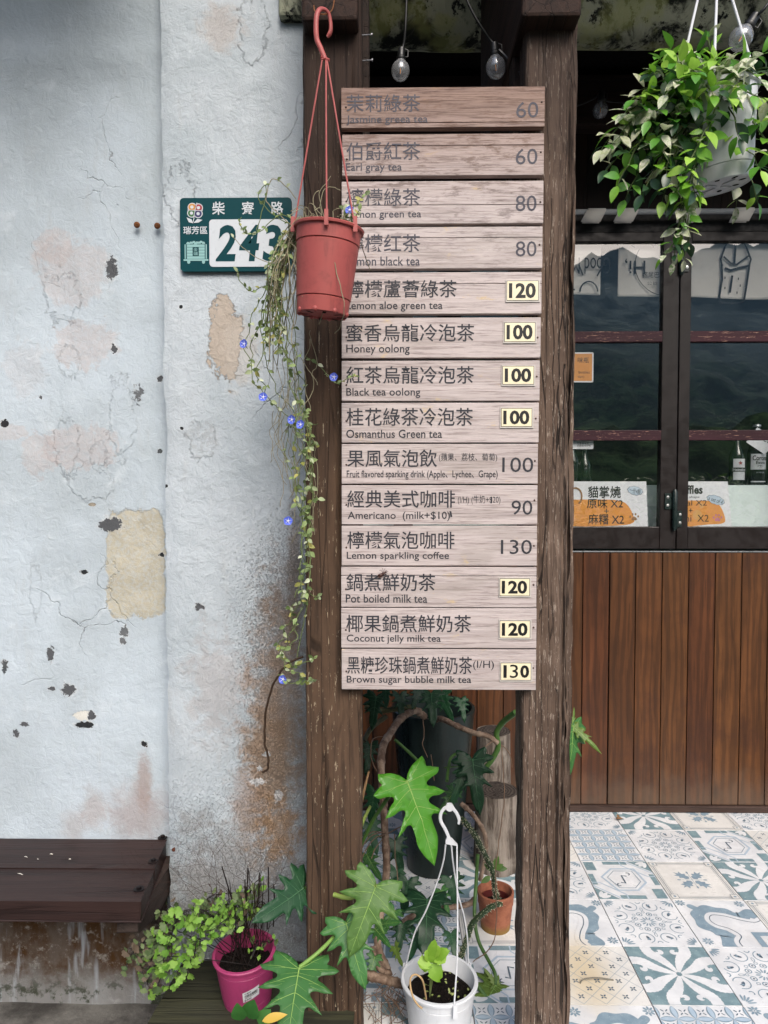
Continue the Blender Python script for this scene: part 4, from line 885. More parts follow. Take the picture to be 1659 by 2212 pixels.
for L_ in main: strand([Q(u, v, rt.uniform(-.03, .05)) for (u, v) in L_], .012, .0135, 2, False, .72)
for k in range(12):
    x_ = rt.uniform(-10, 12); strand([Q(640+x_, 492), Q(605+x_, 560), Q(588+x_*1.5, 650+rt.uniform(-30, 30)), Q(592+x_*2.2, 740+rt.uniform(-30, 40))], .014, .0135, 2, False, .8)
strand([Q(648,500),Q(600,460),Q(575,430),Q(585,390),Q(610,395),Q(640,430)], .003, .011, 5, True, .5, .0010)
strand([Q(650,490),Q(600,470),Q(560,430),Q(575,400),Q(568,450),Q(555,500)], .004, .012, 4, False, .8)
strand([Q(640,480),Q(605,465),Q(560,500),Q(535,505),Q(518,485),Q(520,468)], .003, .011, 3, False, .9)
strand([Q(610,650),Q(570,620),Q(545,630),Q(520,610),Q(512,585)], .003, .012, 3, False, .9)
strand([Q(600,570),Q(560,560),Q(520,530),Q(497,505)], .002, .008, 9, True, .3, .0008)
strand([Q(660,770,.05),Q(690,790,.06),Q(710,815,.06),Q(728,828,.07),Q(755,815,.08),Q(772,812,.09)], .003, .012, 3, False, .95)
strand([Q(640,1420),Q(660,1320),Q(668,1250)], .004, .010, 3, False, .5)
strand([Q(745,480,.02),Q(752,460,.0),Q(770,440,.0),Q(790,420,.02)], .002, .014, 2, False, 1); strand([Q(740,478,.02),Q(745,455,.0),Q(738,445,.02)], .002, .013, 2, False, 1); strand([Q(748,480,.02),Q(765,470,.0),Q(778,450,.0)], .002, .012, 2, False, 1)
strand([Q(700,470,.03),Q(690,420,.03),Q(705,395,.03),Q(715,380,.03)], .002, .01, 20, True, .2, .0008); strand([Q(690,480,.03),Q(676,430,.03),Q(690,410,.03)], .002, .01, 20, True, .2); strand([Q(690,450,.03),Q(700,410,.03),Q(722,405,.03),Q(735,412,.03)], .002, .01, 20, True, .1)
# the mat of dry stems that spills over the rim
for k in range(28):
    u0 = rt.uniform(655, 735); e = rt.random(); L_ = rt.uniform(60, 330); ue = 600+rt.uniform(-30, 36)
    a = [tp(rt.uniform(.0, .05), rt.uniform(pi*.6, pi*1.4), hgt-.012), Q(u0-20, 482+rt.uniform(-14, 4), -.03), Q(635+rt.uniform(-20, 6), 505+rt.uniform(-8, 16), -.02), Q(ue+10, 505+L_*.45, rt.uniform(-.06, .06)), Q(ue, 505+L_, rt.uniform(-.06, .08))]
    P = wander(a, .010); dry.tube(P, [.0010]*(len(P)-1)+[.0004], 5)
for k in range(26):
    a0 = rt.uniform(0, 2*pi); p0 = tp(.045, a0, hgt-.014); p1 = p0+Vector((rt.uniform(-.02, .02), rt.uniform(-.02, .01), rt.uniform(.02, .045))); p2 = p1+Vector((rt.uniform(-.03, .03), rt.uniform(-.03, .01), rt.uniform(-.035, .01)))
    dry.tube(wander([p0, p1, p2], .004), .0008, 5)
for L_ in ([(660,498,-.08),(672,540,-.09),(668,620,-.08),(652,640,-.07)], [(648,505,-.05),(652,560,-.06),(660,600,-.05),(690,640,-.07),(702,660,-.07),(690,700,-.04)], [(714,485,-.09),(712,520,-.09),(728,590,-.09),(742,650,-.09),(740,690,-.07),(725,720,-.02)], [(700,480,-.07),(690,510,-.085),(682,500,-.08)], [(778,525,-.04),(792,560,.06),(800,585,.09)]):
    dry.tube(wander([Q(*a) for a in L_], .003), .0010, 5)
for k in range(30):
    u0 = rt.uniform(590, 680); v0 = rt.uniform(680, 1000); dry.tube(wander([Q(u0, v0), Q(u0+rt.uniform(-25, 25), v0+60, .03), Q(u0+rt.uniform(-20, 25), v0+rt.uniform(110, 200), .04)], .012), .0007, 5)
green.build('green_stems', stg, r); dry.build('dry_stems', sty, r); lv.build('foliage', [evl, evp, evy], r, smooth=True)
def flower(u, v, y, rad=.0095):
    p = Q(u, v, y)-Vector((0, .012, 0)); n = Vector((rt.uniform(-.5, .3), -1, rt.uniform(-.1, .4))).normalized(); a = n.orthogonal().normalized(); c = n.cross(a); b = MB(); k = 20; vs = [p]
    for rr_, zz in ((.4, .001), (1, .004)):
        for i in range(k): q = 2*pi*i/k; m_ = rad*rr_*(1-.10*(1-abs(cos(2.5*q))) if rr_ > .5 else 1); vs.append(p+(a*cos(q)+c*sin(q))*m_+n*zz)
    b._add(vs, [(0, 1+i, 1+(i+1) % k) for i in range(k)]+[(1+i, 1+k+i, 1+k+(i+1) % k, 1+(i+1) % k) for i in range(k)], 0)
    for i in range(5): q = 2*pi*i/5; d = a*cos(q)+c*sin(q); b.tube([p+n*.0012, p+d*rad*.75+n*.0045], [.0008, .0003], 4, 1)
    b.blob(p+n*.002, .0018, .0018, .0018, 1, 4); b.tube([p, p-n*.01+Vector((0, 0, -.006))], .0009, 5, 2); b.build('flower', [vio, vic, stg], r, smooth=True)
for f in ((531,746,0), (571,860,0), (633,908,0), (652,919,-.01), (723,817,.06), (624,1125,0), (614,1464,0), (757,460,0)): flower(*f)
# dark dried root hanging beside the post
b = MB(); rootm = plain('dark_root_bark', '#33261c', .85, .2, var=.25); b.tube(wander([W(u, v, 1.60) for (u, v) in ((655,1418),(625,1432),(600,1460),(580,1510),(573,1560),(571,1605),(580,1640),(579,1660),(568,1669))], .003), [.0026]*58+[.0014]*7, 7)
o = b.build('hanging_root', rootm, base=W(600, 1460, 1.6), smooth=True); tag(o, 'dark thin aerial root curling from the left post over the stained pillar', 'root')
# insect on a board
b = MB(); c = W(826, 1240, YB-.006); t = Vector((.8, 0, .45)).normalized()
b.blob(c-t*.005, .0062, .003, .0032, 0, 6); b.blob(c+t*.003, .0035, .0025, .003, 0, 6); b.blob(c+t*.009, .0022, .002, .0022, 0, 6)
for (a, l_) in ((110, .013), (75, .011), (150, .012), (-60, .010), (20, .011), (40, .009)): d = Vector((cos(R(a)), 0, sin(R(a)))); k = c+t*.004+d*l_*.6+Vector((0, -.003, .003)); b.tube([c+t*.003, k, c+t*.004+d*l_], .0005, 5, 0)
for a in (205, 222): d = Vector((cos(R(a)), -.1, sin(R(a)))); ovate(b, c+t*.004, d, (0, -1, 0), .017, .0028, 1)
ib = plain('insect_brown', '#3a1c14', .4, .5); o = b.build('insect', [ib, plain('insect_wing', '#57392e', .4)], base=c, smooth=True); tag(o, 'small reddish brown winged insect resting on the milk tea board', 'insect')

# ================================================================== festoon bulbs
bglass = glassmat('bulb_glass', 3.0, (.97, .97, .98), .13); sock = plain('black_socket', '#101213', .45, .5); fil = plain('orange_filament', '#c07a2a', .4)
def bulb(u, v, Y, rad, tilt, cord, label, tone=1):
    c = W(u, v, Y); k = rad; M = Matrix.Rotation(tilt, 3, 'Y'); up = M @ Vector((0, 0, 1)); r = thing('festoon_bulb', label, 'light bulb', c, 'festoon bulbs strung along the porch')
    b = MB(); pr = [(.0005, -1.0)]+[(sin(R(a)), -cos(R(a))) for a in range(12, 150, 12)]+[(.44, 1.0), (.40, 1.15)]
    b.lathe([(p*k, q*k*1.08) for (p, q) in pr], c, 32, 0, M, cap=False); b.build('glass_globe', bglass, r, smooth=True)
    b = MB(); b.lathe([(.46*k, 1.12*k), (.50*k, 1.2*k), (.50*k, 1.45*k), (.36*k, 1.5*k), (.42*k, 1.55*k), (.38*k, 2.35*k), (.12*k, 2.4*k)], c, 20, 0, M)
    s_ = M @ Vector((1, 0, 0)); b.tube([c+up*1.5*k+s_*.45*k, c+up*1.5*k+s_*.72*k, c+up*2.2*k+s_*.72*k, c+up*2.35*k+s_*.3*k], .06*k, 6); b.build('socket', sock, r, smooth='auto')
    b = MB(); b.tube([c-up*.30*k, c+up*.38*k], .05*k, 8); b.build('filament', fil, r)
    b = MB(); b.tube([c+up*.35*k, c+up*1.1*k], .16*k, 8); b.tube([c-up*.45*k+s_*.05*k, c+up*.4*k+s_*.22*k], .02*k, 5); b.build('stem', plain('glass_stem', '#8f959a', .2, .5), r, smooth='auto')
    b = MB(); b.tube(spline([c+up*2.3*k]+[W(*q) for q in cord], 6), .0032, 8); b.build('cord', sock, r, smooth=True); return r
bulb(865, 153, 1.80, 19.5*S(1.80), R(3), [(872,95,1.8),(876,55,1.79),(879,-30,1.78)], 'clear bulb hanging in the dark opening, left of two')
bulb(1071, 146, 1.80, 21*S(1.80), R(-4), [(1058,85,1.8),(1042,62,1.79),(1020,25,1.78),(995,-30,1.77)], 'clear bulb hanging in the dark opening beside the right post')
bulb(1297, 238, 2.82, 16*S(2.82), R(4), [(1296,200,2.84),(1310,218,2.86),(1350,222,2.88),(1400,228,2.9),(1480,215,2.93)], 'small far clear bulb on the cross beam beyond the right post')
bulb(1600, 83, 1.72, 24*S(1.72), R(33), [(1650,20,1.70),(1690,-40,1.70)], 'clear tilted bulb at the right above the white hanging pot')
b = MB(); b.tube(spline([W(*q) for q in ((1296,198,2.84),(1285,212,2.87),(1240,230,2.9),(1180,235,2.92))], 6), .003, 6); o = b.build('light_cord', sock, base=W(1240, 230, 2.9)); tag(o, 'black cord running along the cross beam from the far bulb', 'cord')
b = MB(); b.tube(spline([W(*q) for q in ((1078,108,1.80),(1095,125,1.79),(1115,150,1.745),(1124,160,1.735),(1126,175,1.733),(1126,230,1.733))], 6), .003, 6); o = b.build('light_cord', sock, base=W(1100, 130, 1.79)); tag(o, 'black cord looping from the bulb to the back of the right post', 'cord')

# ================================================================== curtain rod and cloths
rodm = plain('white_rod', '#9fa2a4', .4, .5); clo = Mat('canvas_cloth', '#a8a49c', .9, .2); P = clo.pos(); n = clo.noise(P, 4, 4); clo.col(clo.mix(n, '#c4c0b8', '#d8d4cc')); clo.bump(clo.noise(P, 500, 2), .15, .001); clo = clo.m
draw = plain('cloth_ink', '#17181a', .8, .2, var=.05); Yc = YS+.030
zr = W(1450, 457, YS-.06).z; b = MB(); b.tube([(W(1130, 457, YS-.06).x, YS-.06, zr), (XR-.3, YS-.06, zr)], .011, 16); o = b.build('curtain_rod', rodm, base=(1.5, YS-.06, zr), smooth=True); tag(o, 'white curtain rod across the top of the shop windows', 'rod')
for k, (u, lab) in enumerate(((1285, 'cloth tab on the curtain rod nearest the right post'), (1355, 'cloth tab on the curtain rod left of the hanging vine'), (1490, 'cloth tab on the curtain rod under the white pot'), (1605, 'cloth tab on the curtain rod at the right'))):
    xa, xb_ = W(u-15, 457, YS-.06).x, W(u+22, 457, YS-.06).x; b = MB()
    pts = [(-.013*cos(R(a)), .0125*sin(R(a))) for a in range(-60, 250, 20)]; sk_ = -.02
    vs = []; 
    prof = [(YS-.040, zr-.04), (YS-.046, zr)]+[(YS-.06+.0135*cos(R(a)), zr+.0135*sin(R(a))) for a in range(20, 181, 20)]+[(YS-.074, zr-.01), (YS-.070, zr-.045)]
    for i, (y, z_) in enumerate(prof): f = max(0, (zr-z_)*.5); vs += [(xa-f-(.01 if i > 9 else 0), y, z_), (xb_-f, y, z_)]
    b._add(vs, [(2*i, 2*i+1, 2*i+3, 2*i+2) for i in range(len(prof)-1)]); o = b.build('curtain_tab', clo, base=(xa, YS-.06, zr), smooth=True); sd = o.modifiers.new('thick', 'SOLIDIFY'); sd.thickness = .0015; tag(o, lab, 'curtain tab')
def cloth(u0, u1, v1, sag, label, seed):
    xa, xb_ = W(u0, 570, Yc).x, W(u1, 570, Yc).x; za, zb2 = W(1450, 500, Yc).z, W(1450, v1, Yc).z; nx, nz = 30, 24; vs = []
    f = lambda p, q: Yc+.008+.006*sin(p*7+seed)*q+.004*mn.noise(Vector((p*3, q*3, seed)))
    for j in range(nz+1):
        for i in range(nx+1):
            p, q = i/nx, j/nz; vs.append((xa+(xb_-xa)*p, f(p, q), za+(zb2-za)*q-sag*sin(pi*p)*q))
    b = MB(); b._add(vs, [(j*(nx+1)+i, j*(nx+1)+i+1, (j+1)*(nx+1)+i+1, (j+1)*(nx+1)+i) for j in range(nz) for i in range(nx)])
    r = thing('noren_cloth', label, 'curtain', ((xa+xb_)/2, Yc, zb2)); c = b.build('cloth', clo, r, smooth=True); s_ = c.modifiers.new('thick', 'SOLIDIFY'); s_.thickness = .001; s_.offset = 1; return r
def ink_on(mb, pts, w_, Y=None, closed=False, mi=0):
    Y = Y or Yc-.004; P = [W(u, v, Y) for (u, v) in pts]; P = P+[P[0]] if closed else P; mb.tube(P, w_*S(Y)*.5, 6, mi, .15)
c1 = cloth(1180, 1299, 635, 0, 'white cloth behind the left window with a sun drawing and upside down words', 1)
b = MB(); write_uv(b, 'Good M', 1236, 1320, 556, 592, Yc-.004, flip=True, bold=.0); 
ink_on(b, [(1272+19*cos(R(a)), 630-22*sin(R(a))) for a in range(0, 181, 15)], 3.2)
for (a, l0, l1) in ((62, 38, 62), (110, 38, 62), (8, 34, 52), (172, 30, 52)): ink_on(b, [(1272+l0*cos(R(a)), 630-l0*sin(R(a))), (1272+l1*cos(R(a)), 630-l1*sin(R(a)))], 3)
b.build('drawing', draw, c1)
c2 = cloth(1337, 1436, 638, .004, 'white cloth behind the left window with part of a round drawing', 2)
b = MB(); ink_on(b, [(1440+68*cos(R(a)), 572+67*sin(R(a))) for a in range(90, 215, 6)], 1.6); write_uv(b, 'Hi,', 1350, 1394, 558, 592, Yc-.004, flip=True)
write_uv(b, '搖尾巴', 1388, 1424, 587, 600, Yc-.004); write_uv(b, '公益', 1398, 1420, 608, 616, Yc-.004); ink_on(b, [(1408, 530), (1432, 526)], 3); ink_on(b, [(1410, 522), (1411, 535)], 3); ink_on(b, [(1366, 521), (1372, 527), (1364, 531), (1371, 534)], 1.6)
b.build('drawing', draw, c2)
c3 = cloth(1483, 1760, 640, .012, 'wide white cloth behind the right window with a bubble tea drawing', 3)
b = MB(); ink_on(b, [(1559, 571), (1560, 602), (1554, 640), (1556, 652), (1562, 655), (1600, 655), (1607, 650), (1612, 620), (1619, 572)], 4.5); ink_on(b, [(1566, 533), (1557, 560), (1560, 575)], 4); ink_on(b, [(1613, 536), (1622, 560), (1618, 575)], 4)
ink_on(b, [(1566, 533), (1573, 521)], 3.4); ink_on(b, [(1613, 536), (1606, 521)], 3.4); ink_on(b, [(1563, 554), (1580, 570), (1592, 571), (1618, 552)], 3.8); ink_on(b, [(1590, 521), (1586, 570)], 4.5); ink_on(b, [(1566, 579), (1578, 584), (1600, 578), (1618, 574)], 4.8); ink_on(b, [(1582, 595), (1577, 632)], 4.2)
for (u, v) in ((1566, 600), (1566, 622), (1595, 602), (1599, 617), (1592, 632)): ink_on(b, [(u-1, v), (u+1, v)], 5)
b.build('drawing', draw, c3)

# ================================================================== counter and things behind the glass
cm = plain('pale_green_counter', '#ccdad8', .6, .4, var=.06); Yk = YS+.16
zk = W(1500, 1048, Yk).z; b = MB(); b.box(k0-1.6, k0+2.3, Yk, Yk+.5, .9, zk); o = b.build('counter', cm, base=(1.2, Yk, .9), bevel=.004); tag(o, 'pale green counter just inside the shop windows', 'counter')
b = MB(); b.box(k0-1.6, k0+2.3, YS+.05, Yk-.002, .9, 1.21); o = b.build('inner_sill', plain('grey_sill', '#7f8586', .6), base=(1.2, YS+.1, .9)); tag(o, 'grey inner sill the paper signs stand on', 'sill')
pap = plain('laminated_paper', '#d6d9dd', .3, .5, var=.03); org = plain('sign_orange', '#cf8e48', .4, .4, var=.08); bub = plain('bubble_pale', '#aebfce', .4); brn = plain('sign_brown', '#8a6a48', .5); pnk = plain('paw_pink', '#b5748c', .5); txt = plain('sign_ink', '#23262a', .5); lp = plain('paw_pale', '#c9b6b9', .5)
Yg = YS+.035
def paw(mb, u, v, s_, mi, Y):
    mb.poly([W(u+s_*p, v+s_*q, Y) for (p, q) in ((0, -.15), (.45, .1), (.62, .55), (.3, .72), (0, .6), (-.3, .72), (-.62, .55), (-.45, .1))], mi)
    for (p, q) in ((-.85, -.1), (-.35, -.6), (.30, -.62), (.85, -.15)): mb.poly([W(u+s_*(p+.2*cos(a)), v+s_*(q+.27*sin(a)), Y) for a in [2*pi*k/10 for k in range(10)]], mi)
def cloud(mb, u, v, ru, rv, rot, Y, mi, mj):
    for k, (sc_, m_, dy) in enumerate(((1.05, mj, 0), (1.0, mi, -.0004))):
        pts = []
        for i in range(48): a = 2*pi*i/48; k2 = sc_*(1+.05*cos(10*a)); p, q = ru*k2*cos(a), rv*k2*sin(a); pts.append(W(u+p*cos(rot)-q*sin(rot), v+p*sin(rot)+q*cos(rot), Y+dy))
        mb.poly(pts, m_)
def sign(label, u0, u1, v0, v1, skew, ob, texts, pawspec, cl, shapes=()):
    p0 = [W(u0, v1, Yg), W(u1+skew, v1, Yg), W(u1, v0, Yg), W(u0, v0, Yg)]; r = thing('paper_sign', label, 'sign', (p0[0]+p0[1])/2)
    b = MB(); b.prism(p0, (0, .003, 0)); b.build('sheet', pap, r)
    b = MB(); pts = spline([W(u, v, Yg-.0004) for (u, v) in ob]+[W(*ob[0], Yg-.0004)], 5)[:-1]; b.poly(pts, 0)
    for (cu, cv, ru, rv) in shapes: b.poly([W(cu+ru*cos(a), cv+rv*sin(a), Yg-.0007) for a in [2*pi*k/16 for k in range(16)]], 1)
    b.build('orange_panel', [org, plain('panel_spot', '#c79a5e', .5)], r)
    b = MB()
    for (s_, a, c, d, e, bo) in texts: write_uv(b, s_, a, c, d, e, Yg-.0012, bold=bo)
    paw(b, pawspec[0], pawspec[1], pawspec[2], 1, Yg-.0012); b.build('lettering', [txt, pawspec[3]], r)
    b = MB(); cloud(b, *cl[:5], Yg-.0015, 0, 1); write_uv(b, cl[5], *cl[6], Yg-.0022, mi=1, rot=-cl[4]); b.build('speech_bubble', [bub, txt], r); return r
s1 = sign('orange and white cat paw sign behind the left window, in Chinese', 1150, 1396, 1040, 1137, 4, [(1170,1085),(1215,1080),(1300,1079),(1340,1082),(1358,1094),(1370,1120),(1366,1130),(1340,1135),(1270,1137),(1170,1137)],
 [('貓掌燒',1270,1341,1050,1076,.015),('原味 X2',1268,1346,1077,1098,.008),('+',1305,1315,1099,1109,0),('麻糬 X2',1271,1348,1110,1133,.008)], (1370,1117,10,brn), (1372,1060,16,9,.2,'一份4顆',(1360,1384,1055,1066)))
b = MB(); ink_on(b, [(1243+14*cos(R(a)), 1072-18*sin(R(a))) for a in range(-60, 200, 20)], 3.5, Yg-.002); b.build('ear_outline', brn, s1)
s2 = sign('orange and white paw sign behind the right window, in English', 1440, 1572, 1040, 1137, 9, [(1440,1083),(1490,1081),(1540,1083),(1556,1094),(1566,1118),(1562,1130),(1530,1133),(1440,1136)],
 [('Waffles',1450,1518,1048,1067,.03),('Original X2',1430,1527,1080,1096,0),('+',1488,1496,1098,1107,0),('Mochi  X2',1444,1531,1112,1127,0),('paw shape',1470,1511,1071,1077,0)], (1550,1119,10,pnk), (1546,1080,19,9,.32,'a set of 4',(1530,1562,1076,1085)), ((1515,1092,5,6),(1506,1112,10,11)))
for (lab, u0, u1, v0, v1, m_, tx) in (('small orange paper sign high on the left window about bottles', 1236, 1279, 764, 823, org, (('咪瓶', 1248, 1272, 772, 784), ('bottles', 1250, 1274, 801, 807), ('tips)', 1248, 1262, 811, 817))), ('small white handwritten note low on the left window', 1232, 1279, 953, 967, pap, (('可遙貓咪瓶', 1246, 1272, 955, 960), ('主義咖啡好嗎', 1246, 1276, 961, 965)))):
    Y3 = YS+.02; q = uvrect(u0, u1, v0, v1, Y3); r = thing('window_note', lab, 'note', ((q[0]+q[1])/2, Y3, q[2])); b = MB(); b.prism(rectpts(q[0]-.004, q[1]+.006, q[2]-.006, q[3]+.006, Y3, .006), (0, .001, 0)); b.build('laminate', pap, r)
    b = MB(); b._add([(q[0], Y3-.0004, q[2]), (q[1], Y3-.0004, q[2]), (q[1], Y3-.0004, q[3]), (q[0], Y3-.0004, q[3])], [(0, 1, 2, 3)]); b.build('printed_face', m_, r); b = MB()
    for t_ in tx: write_uv(b, *t_, Y3-.0008)
    b.build('lettering', txt, r)
def bottle(u, vb, h, lab, body, kind):
    Yb = YS+.24; c = W(u, vb, Yb); c.z = zk; k = h/10; r = thing('beer_bottle', lab, 'bottle', c, 'beer bottles on the counter'); b = MB()
    b.lathe([(1.35*k, 0), (1.4*k, .2*k), (1.4*k, 5.4*k), (1.2*k, 6.2*k), (.6*k, 7.6*k), (.5*k, 9.6*k), (.6*k, 9.7*k), (.6*k, 10*k)], c, 28); b.build('glass', body, r, smooth='auto')
    b = MB(); b.lathe([(.68*k, 9.75*k), (.72*k, 9.8*k), (.62*k, 10.1*k), (.0005, 10.15*k)], c, 20); b.build('cap', alu, r, smooth='auto')
    b = MB(); n = 14; R1 = 1.43*k
    def arc(z0, z1, a0, a1, mi, rad): 
        vs = []
        for i in range(n+1): a = R(a0+(a1-a0)*i/n)-pi/2; vs += [(c.x+rad*cos(a), c.y+rad*sin(a), c.z+z0*k), (c.x+rad*cos(a), c.y+rad*sin(a), c.z+z1*k)]
        b._add(vs, [(2*i, 2*i+2, 2*i+3, 2*i+1) for i in range(n)], mi)
    def words(s_, z0, z1, wd, mi, bold=0.02):
        vs, fs = glyphs(s_, bold); ax, bx = min(v[0] for v in vs), max(v[0] for v in vs); ay, by = min(v[1] for v in vs), max(v[1] for v in vs); o = []
        for (p, q) in vs: a = ((p-ax)/(bx-ax)-.5)*wd-pi/2; o.append((c.x+(R1+.0015)*cos(a), c.y+(R1+.0015)*sin(a), c.z+(z0+(z1-z0)*(q-ay)/(by-ay))*k))
        b._add(o, fs, mi)
    if kind == 1:
        arc(2.6, 5.2, -62, 62, 0, R1); words('Corona', 4.1, 4.95, 1.7, 1); words('Extra', 3.5, 4.0, 1.0, 1); words('♛', 2.75, 3.3, .7, 1); arc(.5, .7, -60, 60, 0, R1); words('LA CERVEZA', 2.0, 2.2, .9, 0, 0)
    else:
        arc(1.0, 5.0, -50, 50, 0, R1); arc(2.55, 3.35, -62, 62, 1, R1+.0006); words('Heineken', 2.68, 3.22, 1.8, 0, .02)
        a5 = []; 
        for i in range(10): q = pi/2+pi*i/5; rr_ = .42 if i % 2 == 0 else .18; a5.append((rr_*cos(q), rr_*sin(q)))
        b.poly([(c.x+(R1+.002)*cos(p/1.4-pi/2), c.y+(R1+.002)*sin(p/1.4-pi/2), c.z+(4.2+q)*k) for (p, q) in a5], 2)
    b.build('label', [pap, plain('label_dark', '#121c18', .5), plain('label_red', '#8a1f1f', .5)], r)
dg = plain('dark_green_glass', '#0d1c15', .12, .6, var=.05); cg = plain('clear_brown_glass', '#1d2624', .12, .6, var=.05)
bottle(1591, 1035, .245, 'green beer bottle with an oval red star label, leftmost of the three', dg, 0); bottle(1633, 1035, .28, 'clear beer bottle with a square white label between two green ones', cg, 1); bottle(1675, 1035, .245, 'green beer bottle cut by the right edge of the picture', dg, 0)
b = MB(); Yt = YS+.19; b.prism([W(1612,955,Yt), W(1636,923,Yt), W(1680,950,Yt), W(1652,982,Yt)], (0, .001, 0)); r = thing('paper_tag', 'tilted pale paper tag hanging on the clear bottle', 'tag', W(1640, 955, Yt)); b.build('card', pap, r); b = MB(); write_uv(b, 'Beer', 1630, 1668, 938, 952, Yt-.001, rot=-.45); b.build('lettering', txt, r)
for k, (u, h) in enumerate(((1236, .20), (1262, .17))):
    Yb = YS+.3; c = W(u, 1030, Yb); c.z = zk; b = MB(); b.lathe([(.03, 0), (.034, .01), (.034, h*.6), (.015, h*.8), (.014, h)], c, 24); o = b.build('glass_bottle', dg, base=c, smooth='auto'); tag(o, ('dark bottle on the counter close behind the right post', 'shorter dark bottle on the counter, second from the right post')[k], 'bottle', 'dark bottles at the left of the counter')

# ================================================================== big glazed jar and log stools
glz = Mat('dark_green_glaze', '#1b2623', .3, .3); P = glz.pos(); n = glz.noise(glz.map(P, (1, 1, .3)), 16, 5, .65); n2 = glz.noise(glz.map(P, (1, 1, .25)), 60, 4, .7)
cc = glz.mix(glz.ramp(n, .4, .65), '#131c1a', '#202b29'); cc = glz.mix(glz.mul(glz.ramp(n2, .58, .66), .55), cc, '#0c100f'); glz.col(cc); glz.rough(glz.ramp(n, .3, .7, .22, .45)); glz = glz.m
jc = W(935, 1800, 2.62); jc.z = 0; r = thing('glazed_jar', 'tall dark green glazed planter standing between the posts', 'planter', jc)
jh = W(950, 1525, 2.62).z; b = MB(); b.lathe([(.085, .0), (.098, .004), (.108, .10), (.128, .30), (.148, .52), (.155, jh-.02), (.158, jh-.004), (.155, jh), (.146, jh), (.143, jh-.01), (.138, jh-.12), (.0005, jh-.13)], jc, 64); b.build('jar', glz, r, smooth='auto')
b = soil_disc((jc.x, jc.y, jh-.10), .138); b.build('soil', soil, r)
bark = Mat('grey_log_side', '#6a5f56', .9, .2); P = bark.pos(); n = bark.noise(bark.map(P, (1, 1, .12)), 40, 6, .7, .4); cc = bark.mix(bark.ramp(n, .38, .62), '#4d443d', '#857b71'); cc = bark.mix(bark.ramp(bark.noise(P, 9, 4), .5, .68), cc, '#8d857b'); bark.col(cc); bark.bump(n, 1, .01); bark = bark.m
endg = Mat('cut_log_top', '#3f3833', .9, .2); P = endg.obj(); n = endg.noise(P, 60, 5, .75); wv = endg.wave(P, 26, 3, 3, 2); wv.node.wave_type = 'RINGS'; wv.node.rings_direction = 'Z'; cc = endg.mix(endg.ramp(wv, .3, .8), '#4b443f', '#322c28'); cc = endg.mix(endg.ramp(n, .55, .65), cc, '#1b1714'); endg.col(cc); endg.bump(n, .8, .006); endg = endg.m
def stump(u, v, Y, rad, label, vb, seed):
    c = W(u, v, Y); h = c.z; zb = 0; c.z = 0; r = thing('log_stool', label, 'log', c); n, k = 48, 26; vs = []
    f = lambda a, z: rad*(1+.06*mn.noise(Vector((cos(a)*1.5, sin(a)*1.5, z*3+seed)))+.03*mn.noise(Vector((cos(a)*6, sin(a)*6, z*2+seed)))+.05*(1-z/h))
    for i in range(k+1):
        z = h*i/k
        for j in range(n): a = 2*pi*j/n; vs.append((c.x+f(a, z)*cos(a), c.y+f(a, z)*sin(a), z))
    b = MB(); b._add(vs, [(i*n+j, i*n+(j+1) % n, (i+1)*n+(j+1) % n, (i+1)*n+j) for i in range(k) for j in range(n)]); b.build('side', bark, r, smooth=True)
    b = MB(); vs = [(c.x, c.y, h)]+[(c.x+f(2*pi*j/n, h)*q*cos(2*pi*j/n), c.y+f(2*pi*j/n, h)*q*sin(2*pi*j/n), h+.003*mn.noise(Vector((q*9, j*.7, seed)))-(.003 if q == 1 else 0)) for q in (.35, .7, .93, 1) for j in range(n)]
    b._add(vs, [(0, 1+j, 1+(j+1) % n) for j in range(n)]+[(1+i*n+j, 1+(i+1)*n+j, 1+(i+1)*n+(j+1) % n, 1+i*n+(j+1) % n) for i in range(3) for j in range(n)]); b.build('top', endg, r)
stump(1066, 1578, 2.82, .068, 'taller grey log standing behind the shorter one', 0, 2); stump(1073, 1706, 2.62, .080, 'shorter grey log with a dark cut top in front of the taller log', 0, 7)

# ================================================================== terracotta pot and its spiny plant
ter = Mat('terracotta', '#a0583c', .85, .2); P = ter.pos(); Z = ter.sep(P)[2]; n = ter.noise(P, 30, 5, .65); cc = ter.mix(ter.ramp(n, .35, .65), '#98614a', '#82503d'); cc = ter.mix(ter.mul(ter.ramp(ter.add(Z, ter.mul(n, .03)), .05, .02), .75), cc, '#7a6a35'); ter.col(cc); ter.bump(n, .2, .002); ter = ter.m
tc = Wz(1070, 2003, 0); tc.z = 0; r = thing('terracotta_pot', 'small terracotta pot on the tiles beside the right post', 'pot', tc)
th_ = .124; b = MB(); b.lathe([(.040, .004), (.044, .0), (.047, .003), (.0555, .084), (.0575, .086), (.0600, th_-.002), (.0585, th_), (.0535, th_), (.0525, th_-.004), (.050, .085), (.045, .02), (.0005, .02)], tc, 48); b.build('pot', ter, r, smooth='auto')
b = MB(); b.lathe([(.032, .060), (.0435, .070), (.047, .094), (.0485, .096), (.0485, .098), (.045, .098), (.042, .076), (.0005, .070)], tc, 40); b.build('inner_pot', plain('dark_red_plastic', '#4c1f1d', .45, .4), r, smooth='auto')
b = soil_disc((tc.x, tc.y, .080), .041, .004); b.build('soil', soil, r)
spm = plain('spiny_stem_green', '#2b3c22', .6, .3, var=.25); spn = plain('pale_spine', '#b7b49a', .6)
r = thing('spiny_plant', 'long dark spiny stems leaning out of the terracotta pot', 'plant', (tc.x, tc.y, .08)); b = MB(); sp_ = MB(); rs = random.Random(4); lf = MB()
U6 = lambda x, y: ((1300+x/1.508)*.54, (2700+y/1.508)*.54)
